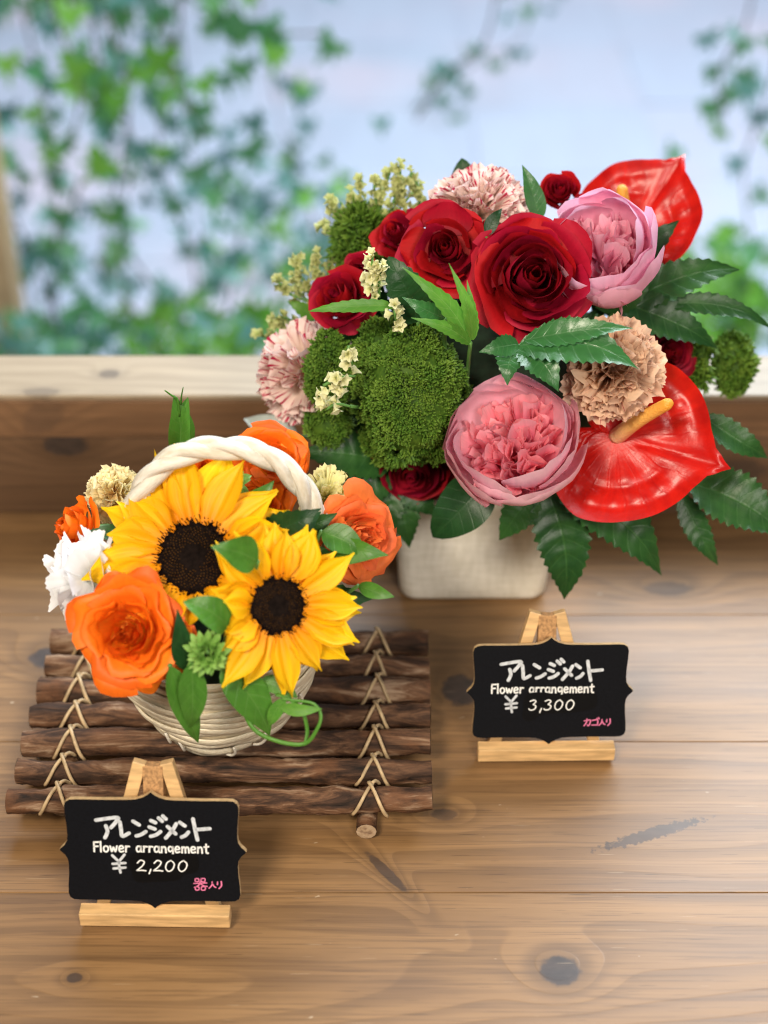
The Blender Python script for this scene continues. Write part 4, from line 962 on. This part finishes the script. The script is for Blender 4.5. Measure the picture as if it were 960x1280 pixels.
carnation('pale carnation with pink stripes at the left edge of the bouquet', 366, 470, .820, 74, -42, -6, 'striped', 113, TC(-.03,-.01), GC, n=44, fan=.62, ruf=.11, tooth=.05)
GP = 'pink peonies in the bouquet'
peony('pink peony low at the front with a ruffled coral centre', 642, 558, .752, 90, -8, 24, 'pinkout', 'pinkin', 121, TC(0,-.03), GP, 10, hs=1.02, close=.15)
peony('pink peony high beside the largest red rose', 752, 322, .822, 80, -8, 28, 'lilacout', 'lilacin', 122, TC(.02,-.01), GP, 40, hs=1.25, close=.22, ni=64)
TA = ([(0,1.0),(3,.93),(9,.84),(20,.80),(40,.79),(60,.76),(80,.70),(100,.58),(125,.44),(150,.34),(170,.25),(180,.20)], [(0,1.0),(3,.93),(9,.84),(20,.80),(40,.78),(65,.76),(95,.77),(120,.68),(140,.54),(158,.42),(172,.32),(180,.20)])
anthurium('glossy red anthurium at the lower right with its spike pointing up', (770,545), .782, (914,586), .752, 1.0, 1, TC(.03,-.03), (.05,.12), (838,503), .752, TA)
TA2 = ([(0,1.0),(3,.92),(9,.83),(20,.79),(40,.76),(65,.66),(95,.58),(120,.52),(140,.45),(158,.36),(172,.26),(180,.18)],)*2
anthurium('red anthurium standing at the back above the pink peony', (786,298), .915, (857,192), .945, 1.0, 2, TC(.03,.01), (-.12,.35), (777,233), .905, TA2)
GG = 'green fluffy flower balls'
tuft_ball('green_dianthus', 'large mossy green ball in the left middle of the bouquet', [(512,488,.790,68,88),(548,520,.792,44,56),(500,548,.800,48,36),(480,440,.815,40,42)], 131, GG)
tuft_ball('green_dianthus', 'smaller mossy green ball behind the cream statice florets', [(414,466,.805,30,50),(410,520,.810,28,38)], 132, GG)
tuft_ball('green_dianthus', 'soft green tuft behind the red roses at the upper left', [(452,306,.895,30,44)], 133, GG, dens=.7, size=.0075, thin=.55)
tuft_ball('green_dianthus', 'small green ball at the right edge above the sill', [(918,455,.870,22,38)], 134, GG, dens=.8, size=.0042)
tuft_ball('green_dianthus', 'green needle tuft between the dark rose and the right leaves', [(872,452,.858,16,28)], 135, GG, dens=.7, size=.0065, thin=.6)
statice('cream statice sprig standing tall behind the roses', [[(470,300,.90),(478,250,.905),(488,212,.91)],[(478,290,.90),(500,245,.905),(515,215,.91)],[(470,290,.90),(452,255,.905),(452,225,.91)],[(465,295,.90),(438,275,.905),(424,262,.91)],[(480,285,.90),(522,262,.905),(520,225,.91)],[(478,280,.90),(468,240,.905),(470,222,.91)],[(480,280,.90),(498,235,.905),(500,206,.91)],[(470,285,.90),(446,262,.905),(438,240,.91)],[(462,295,.90),(420,290,.905),(402,282,.91)],[(470,290,.90),(425,268,.905),(412,250,.91)],[(485,280,.90),(512,245,.905),(524,232,.91)]], 141, TC(-.02,.01), green=True, size=.85)
statice('cream statice sprig at the left shoulder of the bouquet', [[(420,380,.875),(398,350,.88),(398,318,.885)],[(415,382,.875),(380,362,.88),(366,345,.885)],[(420,375,.875),(410,345,.88),(412,330,.885)],[(412,385,.875),(385,375,.88),(372,362,.885)],[(412,380,.875),(376,345,.88),(372,320,.885)],[(405,385,.875),(360,366,.88),(348,352,.885)]], 142, TC(-.03,0), green=True, size=.85)
statice('cream statice sprig beside the half open red rose', [[(470,378,.800),(464,350,.798),(466,318,.80)],[(474,372,.80),(474,348,.798),(476,330,.80)]], 143, TC(-.02,-.01), dens=1.2)
statice('cream statice florets lying over the smaller green ball', [[(438,508,.765),(420,505,.762),(408,512,.762)],[(444,470,.765),(424,472,.762),(404,482,.762)],[(440,455,.765),(434,446,.762),(436,432,.765)],[(432,478,.765),(412,488,.762),(400,494,.764)]], 144, TC(-.03,-.02), dens=.9, size=1.1)
statice('two cream statice florets above the large green ball', [[(500,410,.785),(494,395,.782),(494,382,.784)]], 145, TC(-.02,-.02))
statice('cream statice sprig low at the left edge above the pale carnation', [[(385,412,.868),(355,405,.872),(338,402,.875)],[(370,428,.866),(345,424,.868),(322,418,.872)],[(380,415,.868),(360,398,.87),(346,396,.872)]], 146, TC(-.03,0), green=True, size=.85)
GS = 'serrated green leaves in the bouquet'
PL = 'palmate_leaf'
leaf_thing(PL, 'light green young leaf in the centre below the open red rose', [(588,428,.765, 505,336,.762, 29,10,'ovate',.12),(590,425,.765, 562,332,.760, 19,9,'ovate',.10),(588,430,.765, 516,398,.755, 22,9,'ovate',.14),(592,425,.765, 584,352,.765, 18,7,'ovate',.10)], M['leaflight'], TC(-.01,-.03), GS, 201)
leaf_thing('serrated_leaf', 'dark leaf standing between statice and open red rose', [(522,402,.792, 486,322,.80, 62,10,'round',.10)], M['leafdark'], TC(-.02,-.02), GS, 202)
leaf_thing('serrated_leaf', 'green leaf curling beside the young light leaf', [(556,398,.775, 504,372,.768, 30,8,'ovate',.18)], M['leafgloss'], TC(-.02,-.02), GS, 203)
leaf_thing(PL, 'glossy palmate leaf shining under the largest red rose', [(648,432,.755, 798,458,.735, 76,15,'ovate',.16,.2,.7),(655,425,.755, 790,408,.745, 42,14,'ovate',.10,.1,.6),(652,432,.755, 698,488,.730, 58,10,'ovate',.16,.1,.5),(646,432,.755, 634,480,.735, 44,9,'ovate',.14,-.1,.4),(648,430,.755, 600,440,.745, 34,8,'ovate',.14)], M['leafgloss'], TC(.01,-.03), GS, 204)
leaf_thing('serrated_leaf', 'dark leaf in front of the back anthurium', [(790,332,.872, 848,276,.87, 46,8,'ovate',.12)], M['leafdark'], TC(.03,0), GS, 205)
leaf_thing(PL, 'large dark palmate leaf spreading right below the high peony', [(772,384,.845, 926,334,.86, 62,14,'ovate',.14,.1,.5),(768,375,.845, 898,434,.83, 62,14,'ovate',.14,0,.4),(828,380,.84, 968,410,.835, 34,13,'ovate',.12,.1,.4),(745,385,.845, 822,332,.85, 50,8,'ovate',.12)], M['leaf'], TC(.03,-.01), GS, 206)
leaf_thing(PL, 'bright green palmate leaf right of the front anthurium', [(862,602,.785, 985,672,.76, 84,14,'ovate',.14,.1,.3),(850,615,.785, 898,708,.765, 40,11,'ovate',.12),(880,520,.80, 962,572,.79, 46,9,'ovate',.16,.1,.5)], M['leaf'], TC(.03,-.03), GS, 207)
leaf_thing(PL, 'green palmate leaf hanging below the front peony and anthurium', [(682,606,.775, 706,752,.752, 84,14,'ovate',.08),(694,602,.775, 830,720,.752, 84,15,'ovate',.10,.1,.2),(672,612,.775, 624,676,.765, 54,8,'ovate',.08)], M['leaf'], TC(.01,-.035), GS, 208)
leaf_thing('smooth_leaf', 'smooth dark leaf hanging left under the front peony', [(608,600,.772, 540,672,.762, 66,0,'round',.10)], M['leafdark'], TC(0,-.035), GS, 209)
leaf_thing(PL, 'large dark palmate leaf behind the small basket flowers', [(492,580,.805, 374,566,.80, 72,12,'ovate',.10,0,.3),(492,585,.805, 410,628,.79, 60,10,'ovate',.10),(492,588,.805, 462,690,.785, 70,12,'ovate',.10),(498,588,.805, 512,686,.785, 56,11,'ovate',.08),(505,590,.805, 546,645,.79, 50,9,'ovate',.08)], M['leaf'], TC(-.02,-.03), GS, 210)
leaf_thing('smooth_leaf', 'small dark leaf tip above the top striped carnation', [(588,240,.915, 577,198,.92, 36,0,'round',.10)], M['leafdark'], TC(0,.01), GS, 211)
leaf_thing('smooth_leaf', 'long narrow leaf beside the small red bud', [(676,275,.86, 654,206,.868, 28,0,'ovate',.08,.4,0)], M['leafgloss'], TC(.01,0), GS, 212)
leaf_thing('smooth_leaf', 'small dark leaf between the striped carnation and largest rose', [(608,295,.82, 628,260,.83, 18,0,'ovate',.08)], M['leafdark'], TC(0,0), GS, 213)
leaf_thing('serrated_leaf', 'small bright leaf at the far left among the statice', [(396,398,.872, 360,376,.875, 24,6,'ovate',.10)], M['leaflight'], TC(-.03,0), GS, 214)
leaf_thing('serrated_leaf', 'narrow pointed leaf crossing the left red rose', [(498,382,.79, 386,388,.785, 20,9,'lance',.10,0,.3)], M['leaflight'], TC(-.02,-.02), GS, 215)
leaf_thing('silver_leaf', 'pale silvery leaf under the left striped carnation', [(372,545,.835, 304,522,.85, 38,0,'ovate',.06,0,.4)], M['silver'], TC(-.03,-.01), GS, 216)  # leaf blade standing in for a piece of clear plastic wrap
# plain dark leaves filling the body of both arrangements
q = random.Random(77); me_f = []
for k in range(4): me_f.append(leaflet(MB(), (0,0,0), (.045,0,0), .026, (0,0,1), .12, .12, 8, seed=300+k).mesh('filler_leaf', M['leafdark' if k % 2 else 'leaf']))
for k in range(60):
    px = q.uniform(390, 800); py = q.uniform(330, 620); e = ((px-610)/225)**2+((py-460)/150)**2
    if e > .95: continue
    y = .862+.02*e+q.uniform(-.01,.01); p = P(px, py, y); o = link('filler_leaf', q.choice(me_f))
    tag(o, 'plain dark leaf filling a gap deep in the bouquet', 'leaf', 'dark leaves deep in the bouquet')
    ax = V3((px-630, 0, 440-py+40)).normalized()+V3((q.uniform(-.5,.5), q.uniform(-.3,.1), q.uniform(-.5,.5))); ax.normalize()
    N = ((CAM-p).normalized()+V3((q.uniform(-.4,.4),0,q.uniform(-.3,.5)))).normalized(); sd = N.cross(ax).normalized(); N = ax.cross(sd)
    m = Matrix((ax, sd, N)).transposed().to_4x4(); m.translation = p - ax*.02; o.matrix_world = m
for k in range(22):
    px = q.uniform(120, 440); py = q.uniform(620, 840); y = .665+q.uniform(-.01,.02); p = P(px, py, y)
    if ((px-285)/160)**2+((py-730)/110)**2 > .9: continue
    o = link('filler_leaf', q.choice(me_f)); tag(o, 'plain dark leaf filling a gap deep in the basket', 'leaf', 'dark leaves deep in the basket')
    ax = V3((px-285, 0, 730-py)).normalized()+V3((q.uniform(-.5,.5), q.uniform(-.3,.1), q.uniform(-.5,.5))); ax.normalize()
    N = ((CAM-p).normalized()+V3((q.uniform(-.4,.4),0,q.uniform(-.3,.5)))).normalized(); sd = N.cross(ax).normalized(); N = ax.cross(sd)
    m = Matrix((ax, sd, N)).transposed().to_4x4() @ Matrix.Diagonal((.8,.8,.8,1)); m.translation = p - ax*.015; o.matrix_world = m

# ------------------------------------------------------------------ outside: hanging ivy and low plants
def ivy_leaf_mesh(mat, seed):
    q = random.Random(seed); pts = [(0,0)]; lob = [(-115,.55),(-75,.62),(-48,.42),(-40,.85),(-18,.52),(0,1.15),(18,.52),(40,.85),(48,.42),(75,.62),(115,.55)]
    pts += [(r*q.uniform(.93,1.07)*sin(R(a)), r*cos(R(a))) for a, r in lob]
    m_ = MB(); S = .027
    for (x, y) in pts: m_.v.append((x*S, y*S, S*(.25*abs(x)-.18*y*y+.0))); m_.uv.append((.5+x*.4, .3+y*.5))
    for i in range(1, len(pts)-1): m_.f.append((0, i+1, i)); m_.m.append(0)
    return m_.mesh('leaf', mat)
IV = {k: [ivy_leaf_mesh(M[k], s+i) for s in range(3)] for i, k in enumerate(('ivy', 'ivyblue', 'ivybright'))}
def vine(label, pts, nleaf, kinds, seed, sc_=1.0, group='ivy vines hanging outside the window', spread=.05):
    pts = [(a, b, 1.32*c) for a, b, c in pts]; sc_ *= 1.6; spread *= 1.45; nleaf = int(nleaf*.82)
    q = random.Random(seed); p0 = P(*pts[0]); root = thing('ivy_vine', label, 'vine', p0, group=group)
    pth = smooth_path([P(*a)-p0 for a in pts], 30); MB().tube(pth, .0022, 6).build('stem', M['vinestem'], root)
    for k in range(nleaf):
        t = (k+q.random())/nleaf*30; i = min(29, int(t)); b = pth[i].lerp(pth[i+1], t-i)
        c = b + V3((q.gauss(0,1)*spread, q.gauss(0,1)*spread, q.gauss(0,1)*spread*.6))
        n = V3((q.gauss(0,.5), -1, q.uniform(-.2,.9))).normalized(); d = V3((q.gauss(0,.6), 0, -1)).normalized(); d = (d-n*d.dot(n)).normalized(); s = d.cross(n)
        m = Matrix((s, d, n)).transposed().to_4x4() @ Matrix.Diagonal((sc_*q.uniform(.7,1.2),)*3+(1,)); m.translation = c
        o = link('leaf', q.choice(IV[q.choice(kinds)]), root); o.matrix_basis = m
        MB().tube([b, (b+c)/2+V3((0,0,.006)), c], .0009, 4).build('leaf_stalk', M['vinestem'], root) if False else None
    return root
vine('leafy ivy vine hanging at the far left', [(-10,-140,2.0),(40,60,1.95),(65,200,1.9),(70,330,1.9),(55,420,1.9)], 40, ['ivy','ivyblue','ivy'], 401, 1.0)
vine('ivy vine with large leaves second from the left', [(90,-140,1.9),(130,10,1.85),(160,120,1.8),(140,260,1.8)], 34, ['ivy','ivy','ivybright'], 402, 1.05)
vine('thick ivy vine hanging in the middle of the left half', [(190,-140,1.9),(200,0,1.85),(225,110,1.8),(255,170,1.8)], 38, ['ivy','ivybright','ivyblue'], 403, 1.05)
vine('ivy vine reaching to the right under the top edge', [(260,-140,1.9),(290,20,1.85),(330,40,1.85),(400,42,1.85)], 22, ['ivy','ivy','ivybright'], 404, 1.0, spread=.03)
vine('thin pale ivy runner trailing between the left vines', [(150,-140,2.3),(160,150,2.3),(130,300,2.25),(120,440,2.2)], 20, ['ivyblue','ivy'], 405, 1.0)
vine('thin bluish ivy runner low behind the bouquet', [(300,-140,2.5),(345,130,2.5),(370,210,2.45),(350,330,2.4),(340,430,2.4)], 30, ['ivyblue','ivy','ivybright'], 406, 1.0, spread=.07)
vine('bare ivy runner with few leaves in the left middle', [(210,-140,2.3),(240,200,2.3),(246,330,2.3),(225,440,2.3)], 14, ['ivyblue','ivy'], 407, 1.0)
vine('dim ivy spray far back above the bouquet', [(690,-160,3.0),(660,30,3.0),(600,75,2.9),(540,110,2.9),(490,185,2.9)], 30, ['ivyblue','ivy'], 408, .85, spread=.03)
vine('ivy vine hanging at the upper right', [(960,-140,2.0),(935,20,2.0),(900,90,2.0),(905,150,2.0)], 20, ['ivy','ivyblue'], 409, .95, spread=.035)
vine('ivy vine trailing down the right edge', [(1000,-140,2.1),(965,100,2.1),(930,210,2.1),(945,330,2.05)], 26, ['ivyblue','ivy','ivybright'], 410, .95, spread=.045)
def low_plant(label, px, py, y, n, kinds, seed, wpx, hpx, sc_=1.0):
    y *= 1.45; sc_ *= 1.7
    q = random.Random(seed); c = P(px, py, y); root = thing('garden_plant', label, 'plant', (c.x, c.y, -.87), group='low plants outside the window'); s = mpp(c)
    p0 = V3((c.x, c.y, -.87))
    for k in range(3):
        e = c + V3((q.uniform(-.5,.5)*wpx*s, 0, q.uniform(-.2,.4)*hpx*s)) - p0
        MB().tube(smooth_path([V3((q.uniform(-.02,.02),0,0)), e*.5+V3((q.uniform(-.05,.05),0,0)), e], 10), .003, 6).build('stem', M['vinestem'], root)
    for k in range(n):
        p = c + V3((q.gauss(0,.35)*wpx*s, q.gauss(0,.06), q.gauss(0,.35)*hpx*s)) - p0
        n_ = V3((q.gauss(0,.5), -.8, q.uniform(0,1.2))).normalized(); d = V3((q.gauss(0,1), 0, q.gauss(0,1))).normalized(); d = (d-n_*d.dot(n_)).normalized(); t = d.cross(n_)
        m = Matrix((t, d, n_)).transposed().to_4x4() @ Matrix.Diagonal((sc_*q.uniform(.7,1.3),)*3+(1,)); m.translation = p
        o = link('leaf', q.choice(IV[q.choice(kinds)]), root); o.matrix_basis = m
low_plant('bluish green plant low outside at the left sill corner', 55, 430, 1.5, 34, ['ivy','ivyblue'], 421, 100, 40, .8)
low_plant('bright green plant low outside behind the left sill', 290, 428, 1.5, 46, ['ivybright','ivyblue','ivybright'], 422, 110, 40, .8)
low_plant('bright green bush outside at the right end of the sill', 915, 385, 1.6, 70, ['ivybright','ivy','ivybright'], 423, 90, 100, .9)
low_plant('pale teal bush far outside between the left vines', 215, 330, 1.75, 30, ['ivyblue','ivyblue','ivy'], 431, 190, 170, .75)
low_plant('pale teal bush far outside left of the bouquet crown', 400, 300, 1.78, 26, ['ivyblue','ivyblue','ivybright'], 432, 110, 190, .7)
low_plant('dim green bush far outside at the far left edge', 60, 290, 1.76, 30, ['ivyblue','ivy'], 433, 130, 200, .8)
vine('bare twining stem with few leaves at the upper left', [(110,-140,1.8),(120,60,1.8),(165,180,1.8),(150,300,1.8),(165,420,1.8)], 10, ['ivy','ivyblue'], 434, .9)
vine('bare twining stem crossing the left half of the view', [(250,-140,1.85),(215,80,1.85),(200,200,1.85),(240,320,1.85),(250,430,1.85)], 10, ['ivyblue','ivyblue'], 435, .9)
vine('leafy ivy vine filling the upper left corner', [(30,-140,1.75),(70,20,1.75),(100,110,1.75),(85,190,1.75)], 30, ['ivy','ivyblue','ivybright'], 436, 1.05)
low_plant('bright low greenery outside along the sill left of the bouquet', 210, 436, 1.5, 30, ['ivybright','ivy','ivyblue'], 437, 130, 26, .7)
vine('wispy ivy sprig drooping into the upper centre', [(640,-160,2.0),(610,40,2.0),(560,90,2.0),(520,150,2.0)], 12, ['ivyblue','ivyblue','ivy'], 438, .7, spread=.025)
low_plant('single drooping plant outside left of centre', 185, 405, 1.7, 14, ['ivy','ivybright'], 424, 60, 40, .8)
low_plant('loose twiggy plant outside behind the left shoulder of the bouquet', 360, 330, 2.0, 46, ['ivyblue','ivy','ivybright'], 425, 150, 150, .9)
low_plant('tall pale plant outside behind the centre of the left vines', 300, 250, 2.3, 40, ['ivyblue','ivyblue','ivy'], 426, 190, 160, .9)
pp = P(6, 345, 2.3)
MB().box((pp.x-.008, 2.3, -.30), (.055, .06, 1.14), .004).build('wooden_post', M['postwood'], smooth=False)
tag(bpy.data.objects['wooden_post'], 'tan wooden post outside at the far left behind the ivy', 'post')
for o in sc.objects:
    if '_m' in o.keys(): del o['_m']
